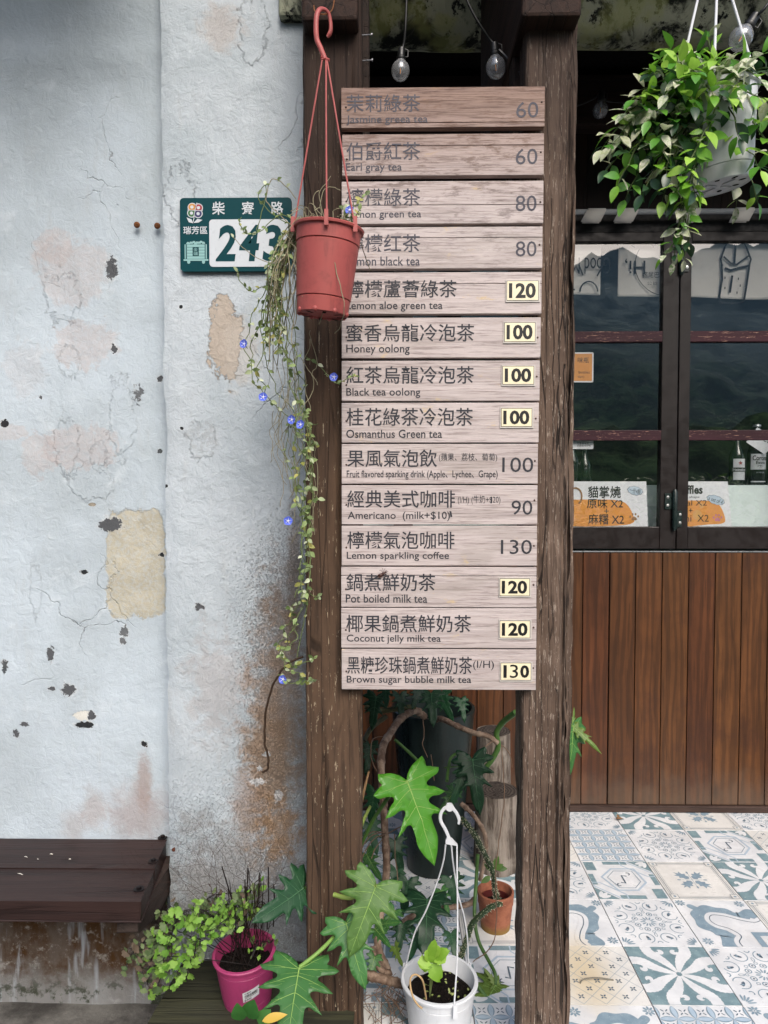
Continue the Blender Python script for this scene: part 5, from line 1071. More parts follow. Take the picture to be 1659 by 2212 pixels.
def UV6(x, y, Y): return W(*U6(x, y), Y)
for pts in ([(1060,1385,2.22),(1035,1340,2.20),(1022,1280,2.18),(1012,1190,2.14),(965,1085,2.10),(925,1010,2.06),(880,930,2.02),(830,865,2.0)], [(1065,1380,2.20),(1010,1395,2.14),(950,1440,2.08),(890,1500,2.02),(860,1580,1.98),(835,1650,1.95),(820,1700,1.94)]):
    P = spline([UV6(*p) for p in pts], 8); n_ = len(P); vs = []
    b.tube(P, [.0085*(1-.35*abs(i/n_-.3)) for i in range(n_)], 8)
    for i, p in enumerate(P[:-1]):
        for k in range(7):
            q = p+(P[i+1]-p)*rs.random(); d = Vector((rs.uniform(-1, 1), rs.uniform(-1, .4), rs.uniform(-1, 1))).normalized(); b.blob(q+d*.0065, .0032, .0032, .0032, 0, 3); sp_.tube([q+d*.008, q+d*rs.uniform(.0115, .0145)], [.0008, .0004], 4)
for (x, y, a) in ((1015,1170,.6),(1010,1175,2.4),(1020,1150,1.2),(1000,1215,3.6),(1030,1165,.1)): ovate(lf, UV6(x, y, 2.13), (cos(a), -.3, sin(a)), (0, -1, .5), .036, .009, 0)
b.build('stem', spm, r, smooth=True); sp_.build('spines', spn, r); lf.build('leaves', leafmat('spiny_plant_leaf', '#3d5a2a', '#5c7d3c'), r, smooth=True)

# ================================================================== white pot with its hanger standing up
wp_ = plastic('white_plastic', '#c3c6ca', .38, '#8d8a86', .15); wc = W(949, 2112, 1.775); zr_ = wc.z; wc.z = 0; wr = .0945
r = thing('white_hanging_pot', 'white plastic pot on the tiles with its white hanger standing up', 'pot', wc)
b = MB(); b.lathe(pot_profile(wr, .073, zr_, .0035, .008, .005, (.03, zr_-.03)), wc, 64); b.build('pot', wp_, r, smooth='auto')
b = soil_disc((wc.x, wc.y, zr_-.042), wr-.010, .014); b.build('soil', soil, r)
hy = wc.y; hj = UV6(758, 1022, hy)
b = MB(); L0 = spline([UV6(x, y, hy) for (x, y) in ((760,1022),(748,985),(725,930),(700,885),(697,845),(715,810),(745,795),(775,810),(797,840),(808,870),(806,900))], 6); b.tube(L0, [.0045]*(len(L0)-6)+[.004, .0038, .0036, .0034, .0032, .003], 8, 0, .7)
b.prism([UV6(x, y, hy-.003) for (x, y) in ((728,1000),(738,975),(768,990),(800,1025),(795,1032),(728,1020))], (0, .006, 0)); q = UV6(752, 797, hy); b.lathe([(.004, -.003), (.0105, -.003), (.0105, .003), (.004, .003), (.004, -.003)], q, 20, 0, Matrix.Rotation(pi/2, 3, 'X'), cap=False); b.prism([UV6(x, y, hy-.002) for (x, y) in ((735,775),(765,775),(790,815),(735,815))], (0, .004, 0))
b.build('hook', wp_, r, smooth='auto')
for (a, x0_, mids) in ((R(150), 728, [(715,1120),(680,1240),(610,1420),(540,1560)]), (R(-72), 796, [(797,1200),(800,1500),(795,1750)]), (R(35), 762, [(775,1150),(805,1330),(840,1460),(860,1600)])):
    e = Vector((wc.x+(wr+.004)*cos(a), wc.y+(wr+.004)*sin(a), zr_+.0)); f = len(mids); P = [UV6(x0_, 1025, hy)]
    for i, (x, y) in enumerate(mids): P.append(UV6(x, y, hy+(e.y-hy)*(i+1)/(f+1)))
    P.append(e); b = MB(); b.tube(spline(P, 7), .0021, 8); d = Vector((cos(a), sin(a), 0)); sd = Vector((-sin(a), cos(a), 0))
    c_ = e+d*.003+Vector((0, 0, -.012)); b.prism([c_-sd*.006+Vector((0, 0, -.02)), c_+sd*.006+Vector((0, 0, -.02)), c_+sd*.005+Vector((0, 0, .014)), c_-sd*.005+Vector((0, 0, .014))], d*.004); b.build('hanger_strap', wp_, r, smooth='auto')
brl = leafmat('bright_seedling_leaf', '#6f9a2c', '#95bb48', .5, .3); r = thing('seedling', 'bright green leafy seedling in the white pot', 'plant', (wc.x-.01, wc.y, zr_-.04)); b = MB(); st_ = MB()
def toothed(mb, base, t, n, L, wd, k=7, mi=0):
    t = Vector(t).normalized(); n = Vector(n); n = (n-t*n.dot(t)).normalized(); w_ = t.cross(n); base = Vector(base); c = [base+t*L*i/k-n*.12*L*(i/k)**2 for i in range(k+1)]; vs = []
    for i in range(k+1):
        f = i/k; hw = wd*sin(pi*min(1, .08+f*.92))**.75*(1.12 if i % 2 else .92) if i < k else 0
        vs += [c[i]-w_*hw+n*.18*hw-t*.006*(i % 2), c[i], c[i]+w_*hw+n*.18*hw-t*.006*(i % 2)]
    mb.tone = rr(0, 1); mb._add(vs, [x for i in range(k) for x in ((i*3, i*3+1, i*3+4, i*3+3), (i*3+1, i*3+2, i*3+5, i*3+4))], mi)
root = UV6(632, 1850, 1.76); root.z = zr_-.04
for (x, y, tx, ty, L_, w_) in ((640,1735,660,1610,.052,.016),(665,1700,745,1660,.042,.014),(665,1705,735,1720,.035,.014),(625,1720,560,1755,.040,.016),(620,1730,590,1790,.036,.014),(640,1745,700,1850,.054,.020),(630,1715,610,1665,.028,.012),(650,1690,690,1640,.03,.012)):
    p = UV6(x, y, 1.75); q = UV6(tx, ty, 1.735); toothed(b, p, q-p, (.1, -1, .9), (q-p).length*1.05, w_)
for (x, y) in ((640,1735),(625,1720),(660,1705)): st_.tube([root, (root+UV6(x, y, 1.755))/2+Vector((.003, 0, .004)), UV6(x, y, 1.75)], .0016, 6)
b.build('leaves', brl, r, smooth=True); st_.build('stem', stg, r)
b = MB(); 
for k in range(40): a, q = rr(0, 2*pi), wr*.85*math.sqrt(rr(0, 1)); p = Vector((wc.x+q*cos(a), wc.y+q*sin(a), zr_-.036)); ovate(b, p, (rr(-1, 1), rr(-1, 1), .4), (0, -.3, 1), rr(.006, .011), .003, 0, seg=3)
o = b.build('sprouts', leafmat('sprout_leaf', '#7d8c4a', '#a8b070'), base=(wc.x, wc.y, zr_-.04)); tag(o, 'tiny pale sprouts scattered over the soil of the white pot', 'sprouts'); o['kind'] = 'stuff'
b = MB(); tw_ = plain('pale_twig', '#a58b66', .8, .2, var=.2); b.tube(spline([UV6(x, y, Y) for (x, y, Y) in ((610,1955,1.73),(600,1890,1.72),(585,1835,1.71),(550,1808,1.71),(520,1822,1.70),(514,1870,1.69),(530,1940,1.68),(560,1990,1.672),(588,2012,1.668))], 6), .0024, 7); o = b.build('twig', tw_, base=UV6(550, 1808, 1.71), smooth=True); tag(o, 'bent pale twig hooked over the rim of the white pot', 'twig')

# ================================================================== pink pot with maidenhair fern
pk = plastic('magenta_plastic', '#963560', .42, '#5c2240', .2); pc = Wz(534, 2150, zd); pc = Wz(537, 2188, zd); pc.y += .050; pc.x = W(535, 2040, pc.y).x; pc.z = zd; ph = W(535, 2046, pc.y).z-zd; r = thing('pink_pot', 'magenta plastic pot with a price label on the timber deck', 'pot', pc)
b = MB(); Mp = Matrix.Rotation(R(-3), 3, 'Y') @ Matrix.Rotation(R(5), 3, 'X'); b.lathe(pot_profile(.0725, .058, ph, .003, .007, .004, (.022, ph-.024)), pc, 56, 0, Mp); b.build('pot', pk, r, smooth='auto')
b = soil_disc((pc.x, pc.y, zd+ph-.035), .068, .012); b.build('soil', soil, r)
b = MB(); R1 = .0662; cz = zd+.062; a0 = R(-68); lab_ = lambda p, q, e=0: pc+Mp @ Vector(((R1+e+(q*.11))*cos(a0+(p-.5)*.6), (R1+e+(q*.11))*sin(a0+(p-.5)*.6), cz-zd+q+(p-.5)*.010))
n = 10; b._add([lab_(i/n, z_, .0006) for i in range(n+1) for z_ in (-.013, .014)], [(2*i, 2*i+2, 2*i+3, 2*i+1) for i in range(n)], 0)
rb2 = random.Random(9); x = .12
while x < .9: w_ = rb2.choice((.012, .02, .032)); b._add([lab_(x, -.001, .0012), lab_(x+w_, -.001, .0012), lab_(x+w_, .006, .0012), lab_(x, .006, .0012)], [(0, 1, 2, 3)], 1); x += w_+rb2.choice((.014, .022))
for (s_, p0, p1, q0_, q1_) in (('$400', .08, .50, -.011, -.006), ('小盆栽', .10, .5, .008, .012), ('8201053000400', .12, .88, -.004, -.0018)):
    vs, fs = glyphs(s_, .02); ax, bx = min(v[0] for v in vs), max(v[0] for v in vs); ay, by = min(v[1] for v in vs), max(v[1] for v in vs); b._add([lab_(p0+(p1-p0)*(u-ax)/(bx-ax), q0_+(q1_-q0_)*(v-ay)/(by-ay), .0014) for (u, v) in vs], fs, 1)
b.build('price_label', [plain('label_paper', '#c4c6c8', .5), blk], r)
r = thing('maidenhair_fern', 'half dead maidenhair fern with bright green fans spilling from the pink pot', 'fern', (pc.x, pc.y, zd+ph-.035)); rf = random.Random(12)
fst, fgr, fdr = MB(), MB(), MB(); blkst = plain('black_fern_stem', '#17100e', .5, .4)
def UV7(x, y, Y): return W((480+x/2.023)*.54, (3400+y/2.023)*.54, Y)
def fan(mb, p, d, n, L, mi):
    d = Vector(d).normalized(); n = Vector(n); n = (n-d*n.dot(d)); n = n.normalized() if n.length > 1e-4 else d.orthogonal(); s_ = d.cross(n); k = 12; vs = [Vector(p)]; a1 = rf.uniform(.95, 1.35)
    for i in range(k+1):
        a = (i/k-.5)*2*a1; q = L*(1-.16*(i % 3 == 0))*(.78+.22*cos(a*.8))*(1+.06*rf.uniform(-1, 1)); vs.append(Vector(p)+d*q*cos(a)+s_*q*sin(a)+n*q*.22*(abs(i/k-.5)*2)**2)
    mb.tone = rf.random(); mb._add(vs, [(0, i+1, i+2) for i in range(k)], mi)
top_ = zd+ph-.035
def frond(pts, n_, spread, L, mats, mb, stem=.0011):
    P = spline(pts, 8); fst.tube(P, [stem]*(len(P)-1)+[stem*.4], 5); m_ = len(P)
    for i in range(n_):
        f = .35+.65*rf.random(); p = P[min(m_-1, int(f*(m_-1)))]; d = Vector((rf.uniform(-1, 1), rf.uniform(-.9, .5), rf.uniform(-1, .45))).normalized()
        if rf.random() < .28: continue
        e = p+d*spread*rf.uniform(.3, 1)
        fst.tube([p, (p+e)/2+Vector((0, 0, .004)), e], .0005, 4); fan(mb, e, d+Vector((0, 0, -.35)), Vector((rf.uniform(-.7, .7), -1, rf.uniform(-.4, .9))), L*rf.uniform(.5, 1.0), rf.choices(range(3), mats)[0])
def pt0(a=None): a = rf.uniform(0, 2*pi) if a is None else a; q = rf.uniform(.01, .045); return Vector((pc.x+q*cos(a), pc.y+q*sin(a), top_))
B_ = (7, 2, .6); D_ = (.6, 5, 3)
for (xs, n_, sp, L_, mt) in (([(930,560,1.68),(820,520,1.64),(700,560,1.62),(640,640,1.60)],46,.026,.017,B_), ([(960,520,1.69),(880,440,1.66),(760,470,1.64),(640,520,1.63)],44,.026,.016,B_), ([(940,540,1.66),(860,560,1.62),(760,640,1.60),(680,660,1.59)],38,.024,.016,B_), ([(980,560,1.70),(900,480,1.68),(860,420,1.67),(880,560,1.64)],34,.024,.016,B_), ([(960,560,1.70),(940,450,1.68),(930,520,1.65),(940,600,1.63)],26,.022,.016,B_),
   ([(900,620,1.66),(640,500,1.60),(500,520,1.60),(430,640,1.60),(400,760,1.60),(340,880,1.60)],60,.028,.018,B_), ([(880,640,1.65),(620,480,1.60),(440,600,1.58),(420,900,1.58),(440,1020,1.58)],58,.026,.019,B_), ([(760,720,1.63),(690,700,1.60),(620,740,1.58),(600,850,1.57),(520,960,1.57),(480,1020,1.57)],42,.020,.018,B_), ([(420,860,1.59),(360,960,1.58),(320,1060,1.58),(310,1120,1.58)],26,.020,.018,B_),
   ([(700,500,1.66),(500,500,1.64),(350,600,1.64),(250,760,1.64),(210,900,1.64)],70,.034,.017,D_), ([(520,520,1.66),(340,640,1.66),(180,760,1.66),(80,860,1.66)],60,.034,.017,D_), ([(420,640,1.66),(300,760,1.64),(240,950,1.63),(220,1100,1.63)],60,.030,.017,D_), ([(460,480,1.72),(400,520,1.72),(380,600,1.72)],30,.028,.014,D_), ([(980,400,1.74),(800,360,1.74),(700,400,1.74),(620,460,1.74)],40,.026,.015,D_),
   ([(1020,480,1.72),(1040,380,1.72),(1080,280,1.72),(1140,230,1.72)],24,.022,.015,(4,4,1)), ([(1000,480,1.72),(1010,350,1.72),(1030,310,1.70)],26,.022,.015,(4,4,1)), ([(1060,560,1.72),(1090,480,1.70),(1140,420,1.70),(1180,440,1.70)],20,.022,.014,(3,5,1)), ([(1100,760,1.68),(1120,740,1.67),(1090,820,1.65),(1060,880,1.64)],12,.016,.012,(5,3,0)), ([(1140,760,1.68),(1180,740,1.67),(1220,750,1.66),(1240,720,1.65)],12,.016,.012,(5,3,0)), ([(640,720,1.62),(590,700,1.60),(560,780,1.60),(600,880,1.60)],22,.018,.015,B_)):
    frond([pt0()]+[UV7(*p) for p in xs], n_, sp, L_, mt, fgr)
for k in range(22):      # bare black stems
    p = pt0(); q = p+Vector((rf.uniform(-.045, .05), rf.uniform(-.03, .04), rf.uniform(.08, .22))); fst.tube(spline([p, (p+q)/2+Vector((rf.uniform(-.01, .01), 0, 0)), q], 4), [.0009]*8+[.0005], 5)
for (xa, ya, xb, yb) in ((960,640,825,135),(1000,640,1035,150),(1090,640,1130,185),(1190,640,1200,140),(1240,620,1245,280),(1020,660,1010,240)): fst.tube([UV7(xa, ya, 1.70), UV7((xa+xb)/2+8, (ya+yb)/2, 1.70), UV7(xb, yb, 1.70)], .0017, 6)
def twigtree(p, d, L, k, rad):
    q = p+d*L; m_ = (p+q)/2+Vector((rf.uniform(-1, 1), rf.uniform(-.5, .3), rf.uniform(-1, 1)))*L*.08; fdr.tube([p, m_, q], [rad, rad*.85, rad*.7], 4)
    if k:
        for sg in ((-1, 1) if rf.random() < .8 else (rf.choice((-1, 1)),)):
            a = sg*rf.uniform(.25, .75); e = Vector((d.x*cos(a)-d.z*sin(a), d.y*.9+rf.uniform(-.15, .1), d.x*sin(a)+d.z*cos(a))).normalized(); twigtree(q, e, L*rf.uniform(.62, .9), k-1, rad*.72)
for k in range(13): p = pt0()+Vector((0, .015, .05)); a = R(rf.choice((rf.uniform(30, 165), rf.uniform(60, 140)))); twigtree(p, Vector((cos(a)*1.0, rf.uniform(-.1, .2), sin(a))).normalized(), rf.uniform(.085, .125), 5, .0007)
fst.build('stems', blkst, r); fdr.build('dry_fronds', plain('brown_fern_twig', '#2f1d15', .7, .2), r); fgr.build('leaflets', [leafmat('fern_green', '#5c8a2e', '#86ad4c', .6, .35), leafmat('fern_dull_green', '#445a34', '#6a7a50', .65, .3), leafmat('fern_withered', '#4f4034', '#6d6152', .8, .2)], r)

# ================================================================== philodendron climbing between the posts
HALF = [(0,0,1), (.06,-.08,0), (.17,-.15,0), (.34,-.20,1), (.365,-.12,0), (.345,-.065,0), (.40,-.045,0), (.51,.01,1), (.45,.07,0), (.34,.09,0), (.265,.12,0), (.27,.165,0), (.35,.21,0), (.47,.31,1), (.36,.32,0), (.26,.30,0), (.195,.315,0), (.195,.36,0),
        (.25,.43,0), (.37,.57,1), (.27,.53,0), (.20,.495,0), (.155,.51,0), (.148,.56,0), (.15,.64,0), (.145,.76,0), (.10,.88,0), (.045,.97,0), (0,1.04,1)]
def half_curve(sx):
    out = []; seg = [HALF[0]]
    for p in HALF[1:]:
        seg.append(p)
        if p[2]:
            P = spline([(a, b_, 0) for (a, b_, _) in seg], 4); out += [(q.x, q.y) for q in P[:-1]]; seg = [p]
    out.append((0, 1.04)); return [(max(0, x)*sx, y) for (x, y) in out]
LM = {'bright': leafmat('philodendron_bright', '#3f7a1d', '#4f8f2a', .38, .22, .45), 'mid': leafmat('philodendron_mid', '#2f5a2b', '#40703a', .4, .2, .35), 'pale': leafmat('philodendron_pale', '#47692f', '#6c8c50', .5, .2, .3), 'dark': leafmat('philodendron_dark', '#16331f', '#234a2e', .42, .15, .3), 'yellow': leafmat('philodendron_yellowgreen', '#55702c', '#748a42', .45, .25)}
VN = plain('leaf_vein', '#7c9b50', .5, .3); VD = plain('dark_leaf_vein', '#3d6142', .5, .3)
RIBS = [(0, 0, 0, 1.0), (0, .02, .31, -.18), (0, .03, .47, .01), (0, .12, .43, .29), (0, .33, .34, .54)]
def philo_leaf(parent, B, Tp, kind, wid=1.0, face=(0, -1, .35), droop=.18, fold=.10, roll=0.0, ruf=.02, seed=0, skew=0.0):
    B, Tp = Vector(B), Vector(Tp); t = Tp-B; L = t.length; t.normalize(); n = Vector(face); n = (n-t*n.dot(t)).normalized(); n = (Matrix.Rotation(roll, 3, t) @ n); s_ = t.cross(n)
    hc = half_curve(wid); out = [(-x, y) for (x, y) in hc][::-1][:-1]; loop = hc[:-1]+out          # base ... tip ... back
    pts = [Vector(p) for p in loop]; n0 = len(pts); e = [(i, (i+1) % n0) for i in range(n0)]
    g_ = .075; yy = -.2
    while yy < 1: 
        xx = -.55
        while xx < .56: pts.append(Vector((xx+.011*((int(yy/g_)) % 2)+.003, yy+.002))); xx += g_
        yy += g_
    vs, _, fs, *_ = delaunay_2d_cdt(pts, e, [], 1, 1e-5)
    def pos(x, y):
        a = abs(x); d = -droop*(max(0, y)**2)*L-droop*.6*a*a*L*1.6+fold*a*L+ruf*L*mn.noise(Vector((x*5, y*5, seed)))+ruf*L*1.2*a*mn.noise(Vector((x*13, y*13, seed+5)))
        return B+t*(y*L)+s_*(x*L+skew*y*y*L)+n*d
    b = MB(); b.tone = rr(0, 1); b._add([pos(v.x, v.y) for v in vs], [tuple(f) for f in fs]); lf = b.build('leaf', LM[kind], parent, smooth=True)
    v_ = MB()
    for (xa, ya, xb, yb) in RIBS:
        for sg in ((1,) if xb == 0 else (1, -1)):
            P = []
            for i in range(10): f = i/9; cx, cy = xa+(xb*wid-xa)*f, ya+(yb-ya)*(f**1.15); P.append(pos(sg*cx, cy)+n*L*.0022)
            w0 = L*(.010 if xb == 0 else .0050); v_.tube(P, [w0*(1-.8*i/9) for i in range(10)], 5)
    for (xa, ya, xb, yb) in ((0,.22,.14,.31), (0,.45,.12,.55), (0,.60,.11,.71), (0,.74,.08,.85), (0,.08,.22,.12), (.17,.21,.30,.21), (.20,.24,.33,.30), (.16,.42,.27,.45), (.20,.03,.34,.05), (.14,-.08,.24,-.06)):
        for sg in (1, -1): v_.tube([pos(sg*(xa+(xb*wid-xa)*f), ya+(yb-ya)*f)+n*L*.0012 for f in (0, .25, .5, .75, 1)], [L*.0022, L*.0018, L*.0014, L*.001, L*.0005], 4)
    v_.build('vein', VD if kind == 'dark' else VN, lf, smooth=True)
    sol = lf.modifiers.new('thick', 'SOLIDIFY'); sol.thickness = .0006
    return lf
r = thing('philodendron', 'rambling philodendron with deeply lobed leaves around and between the posts', 'plant', (jc.x, 2.3, 0)); PH = r
brk = Mat('philodendron_bark', '#6b5647', .75, .25); n = brk.noise(brk.map(brk.pos(), (1, 1, .6)), 60, 5, .7); w3 = brk.noise(brk.pos(), 12, 3); cc = brk.mix(brk.ramp(n, .4, .65), '#5a473b', '#8b7766'); cc = brk.mix(brk.ramp(w3, .5, .7), cc, '#93806f'); brk.col(cc); brk.bump(n, .6, .004); brk = brk.m
gst = plain('green_stalk', '#40602a', .5, .35, var=.2); shs = plain('pale_green_shoot', '#7d8f45', .5, .35, var=.15)
def stalk(pts, rad, m_, name, taper=.6, amp=0.0): P = spline(pts, 8); k = len(P); b = MB(); b.tube([p+Vector((mn.noise(p*20), mn.noise(p*20+Vector((3, 0, 0))), 0))*amp for p in P], [rad*(1-(1-taper)*i/k)*(1+.10*mn.noise(Vector((i*.9, rad*900, 0)))+(.22 if i % 11 == 5 and m_ is brk else 0)) for i in range(k)], 10); return b.build(name, m_, PH, smooth=True)
stalk([UV6(600,250,2.46), UV6(540,215,2.40), UV6(455,265,2.30), UV6(395,350,2.22), UV6(350,430,2.15), UV6(338,560,2.10), UV6(352,760,2.08), UV6(362,950,2.05), UV6(372,1150,2.03), UV6(358,1300,2.02), UV6(330,1480,2.0), UV6(320,1640,1.98), UV6(380,1780,1.97)], .0125, brk, 'main_stem', .85)
stalk([UV6(640,280,2.50), UV6(700,265,2.40), UV6(800,310,2.34), UV6(900,350,2.30), UV6(985,370,2.28), UV6(1045,415,2.27)], .0105, brk, 'side_stem', .75)
stalk([UV6(1150,225,2.2), UV6(1075,285,2.26), UV6(1035,350,2.28), UV6(1045,430,2.28), UV6(1015,500,2.28), UV6(970,560,2.28)], .0095, gst, 'side_stem', .9)
stalk([UV6(820,775,2.3), UV6(880,830,2.28), UV6(940,910,2.26), UV6(970,1000,2.26), UV6(965,1100,2.26), UV6(935,1240,2.26)], .0085, brk, 'side_stem', .8)
stalk([UV6(922,1080,2.18), UV6(912,1250,2.15), UV6(902,1450,2.10), UV6(925,1600,2.06), UV6(985,1720,2.02), UV6(1025,1800,1.99), UV6(1028,1870,1.97)], .0058, gst, 'green_stem', .9)
stalk([UV6(925,1880,1.95), UV6(985,1960,1.93), UV6(1040,2020,1.92), UV6(1070,2110,1.90)], .0060, gst, 'green_stem', .9)
stalk([UV6(235,1805,1.86), UV6(330,1830,1.86), UV6(430,1855,1.86), UV6(520,1880,1.9)], .0125, brk, 'low_stem', .9); stalk([UV6(290,1640,1.95), UV6(310,1740,1.92), UV6(370,1800,1.90), UV6(400,1790,1.9)], .010, brk, 'low_stem', .9)
stalk([UV6(420,1530,2.15), UV6(560,1440,2.2), UV6(700,1410,2.2), UV6(860,1385,2.22), UV6(900,1350,2.22)], .010, brk, 'low_stem', .8)
stalk([UV6(240,190,2.36), UV6(330,215,2.36), UV6(430,205,2.36), UV6(545,190,2.38)], .011, plain('mossy_stem', '#4b4a2c', .7), 'top_stem', .8); stalk([UV6(370,250,2.35), UV6(280,320,2.3), UV6(235,400,2.25)], .009, plain('mossy_stem', '#3a3a26', .7), 'top_stem', .8)
for pts, rad in (([(430,655,1.80),(380,740,1.83),(300,860,1.86),(250,960,1.88),(205,1050,1.90)], .0060), ([(735,640,2.16),(745,560,2.2),(760,500,2.22),(800,475,2.22),(850,500,2.18)], .0055), ([(600,560,2.3),(500,460,2.3),(420,390,2.3)], .006), ([(1000,500,2.28),(880,540,2.25),(720,560,2.2)], .003)): stalk([UV6(*p) for p in pts], rad, gst, 'petiole', .8)
stalk([UV6(185,1160,1.86), UV6(168,1080,1.86), UV6(190,980,1.87), UV6(230,880,1.88), UV6(275,790,1.89)], .0100, shs, 'shoot', .35); stalk([UV6(190,960,1.88), UV6(200,860,1.885), UV6(225,740,1.89), UV6(265,580,1.90)], .0085, plain('pinkish_sheath', '#8d6f4e', .5, .3, var=.2), 'shoot', .25)
stalk([UV6(170,1150,1.86), UV6(215,1160,1.86), UV6(205,1080,1.88), UV6(210,1040,1.89)], .007, shs, 'shoot', .7)
# petioles of the leaves round the left post
stalk([UV6(55,1325,1.60), UV6(150,1345,1.58), UV6(240,1310,1.57), UV6(310,1268,1.56)], .0055, shs, 'petiole', .7)
pL4 = Wz(0, 0, 0); A4 = W(647, 2089, 1.50); stalk([W(760,1985,1.60), W(735,2010,1.57), W(690,2055,1.52), A4], .0050, plain('light_petiole', '#6d8f42', .5), 'petiole', .8)
stalk([W(700,1925,1.70), W(680,1918,1.68), W(656,1918,1.66)], .0048, gst, 'petiole', .8); stalk([W(800,1960,1.66), W(775,1975,1.6), W(747,1992,1.55)], .0048, gst, 'petiole', .8)
# leaves: base and tip taken from the photograph, each at its own distance
philo_leaf(r, UV6(492,635,1.80), UV6(690,1120,1.72), 'bright', 1.0, (.0, -1, .35), .12, .06, R(-28), .035, 1, .02)
philo_leaf(r, UV6(310,1265,1.56), UV6(150,1690,1.48), 'pale', 1.05, (.1, -1, .45), .2, .10, R(6), .03, 2)
philo_leaf(r, UV6(615,1352,2.02), UV6(610,1660,1.88), 'dark', 1.05, (0, -1, .7), .25, .12, 0, .03, 3); LM['dark']
philo_leaf(r, A4, W(615,2262,1.36), 'mid', 1.12, (.05, -1, 1.0), .18, .10, R(4), .02, 4)
philo_leaf(r, W(656,1918,1.66), W(556,1996,1.56), 'dark', .92, (-.1, -1, .3), .10, .08, R(-4), .02, 5, .05)
philo_leaf(r, W(747,1992,1.55), W(784,2132,1.47), 'mid', .95, (.1, -1, .5), .18, .10, R(8), .02, 6)
philo_leaf(r, UV6(888,505,2.16), UV6(935,830,2.08), 'dark', .85, (.1, -1, .4), .2, .16, R(10), .03, 7); philo_leaf(r, UV6(850,540,2.18), UV6(770,800,2.1), 'dark', .55, (-.5, -1, .3), .3, .25, R(-30), .03, 8)
philo_leaf(r, UV6(640,110,2.30), UV6(655,290,2.22), 'dark', .9, (.1, -1, .3), .2, .1, R(5), .02, 9); philo_leaf(r, UV6(365,60,2.2), UV6(370,180,2.15), 'dark', .9, (-.1, -1, .3), .2, .1, 0, .02, 10); philo_leaf(r, UV6(560,90,2.28), UV6(535,200,2.24), 'dark', .9, (.3, -1, .3), .2, .1, 0, .02, 11)
philo_leaf(r, UV6(1030,1870,1.97), UV6(915,2070,1.86), 'yellow', .95, (0, -.6, 1), .15, .05, 0, .03, 12); philo_leaf(r, UV6(1030,1870,1.97), UV6(1140,1985,1.98), 'yellow', .7, (.2, -.7, 1), .2, .05, 0, .03, 13); philo_leaf(r, UV6(1030,1865,1.97), UV6(960,1765,1.99), 'yellow', .6, (0, -.8, .8), .2, .1, 0, .03, 16)
philo_leaf(r, UV6(300,1530,1.80), UV6(385,1620,1.74), 'mid', .7, (.2, -1, .8), .2, .1, 0, .03, 14); philo_leaf(r, UV6(330,1510,1.98), UV6(440,1480,1.95), 'mid', .8, (0, -.7, 1), .2, .1, 0, .03, 15); philo_leaf(r, UV6(760,1560,1.95), UV6(790,1700,1.9), 'dark', .9, (.2, -1, .6), .2, .1, 0, .03, 17)
philo_leaf(r, W(1237,1566,1.88), W(1240,1684,1.82), 'mid', .80, (.35, -1, .2), .18, .12, R(-20), .03, 18); philo_leaf(r, W(1238,1570,1.88), W(1299,1621,1.83), 'yellow', .42, (.2, -1, .3), .25, .12, 0, .02, 19); philo_leaf(r, W(1236,1572,1.88), W(1244,1528,1.9), 'yellow', .35, (.2, -1, .2), .2, .1, 0, .02, 20)
stalk([W(1150,1610,1.92), W(1200,1575,1.90), W(1238,1568,1.88)], .004, gst, 'petiole', .8)
# more dark leaves filling the gap behind
rx = random.Random(17)
for (x, y, tx, ty, Yd, kd, wd) in ((300,700,260,900,2.35,'dark',.9),(270,900,320,1080,2.30,'dark',.9),(250,1080,330,1240,2.25,'mid',.8),(420,1000,470,1200,2.3,'dark',.9),(430,1180,400,1330,2.2,'dark',.9),(500,1240,470,1440,2.15,'dark',1),(760,1230,800,1420,2.25,'dark',1),(700,1300,760,1440,2.2,'mid',.8),(420,1420,340,1560,2.02,'mid',.9),(470,1500,430,1680,2.0,'dark',1),(560,1560,520,1720,1.98,'dark',.9),(310,130,280,320,2.3,'dark',.9),(450,120,470,260,2.35,'dark',.9),(700,120,760,270,2.4,'dark',.9),(820,150,850,270,2.45,'dark',.8),(270,420,250,600,2.35,'dark',.8),(780,700,700,820,2.25,'mid',.8),(860,560,820,700,2.3,'dark',.7),(300,1700,260,1850,1.9,'mid',.8),(420,1640,460,1760,1.95,'yellow',.7)):
    philo_leaf(r, UV6(x, y, Yd), UV6(tx, ty, Yd-.05), kd, wd, (rx.uniform(-.5, .5), -1, rx.uniform(.1, .8)), rx.uniform(.15, .35), rx.uniform(.06, .2), R(rx.uniform(-25, 25)), .04, 30+x)
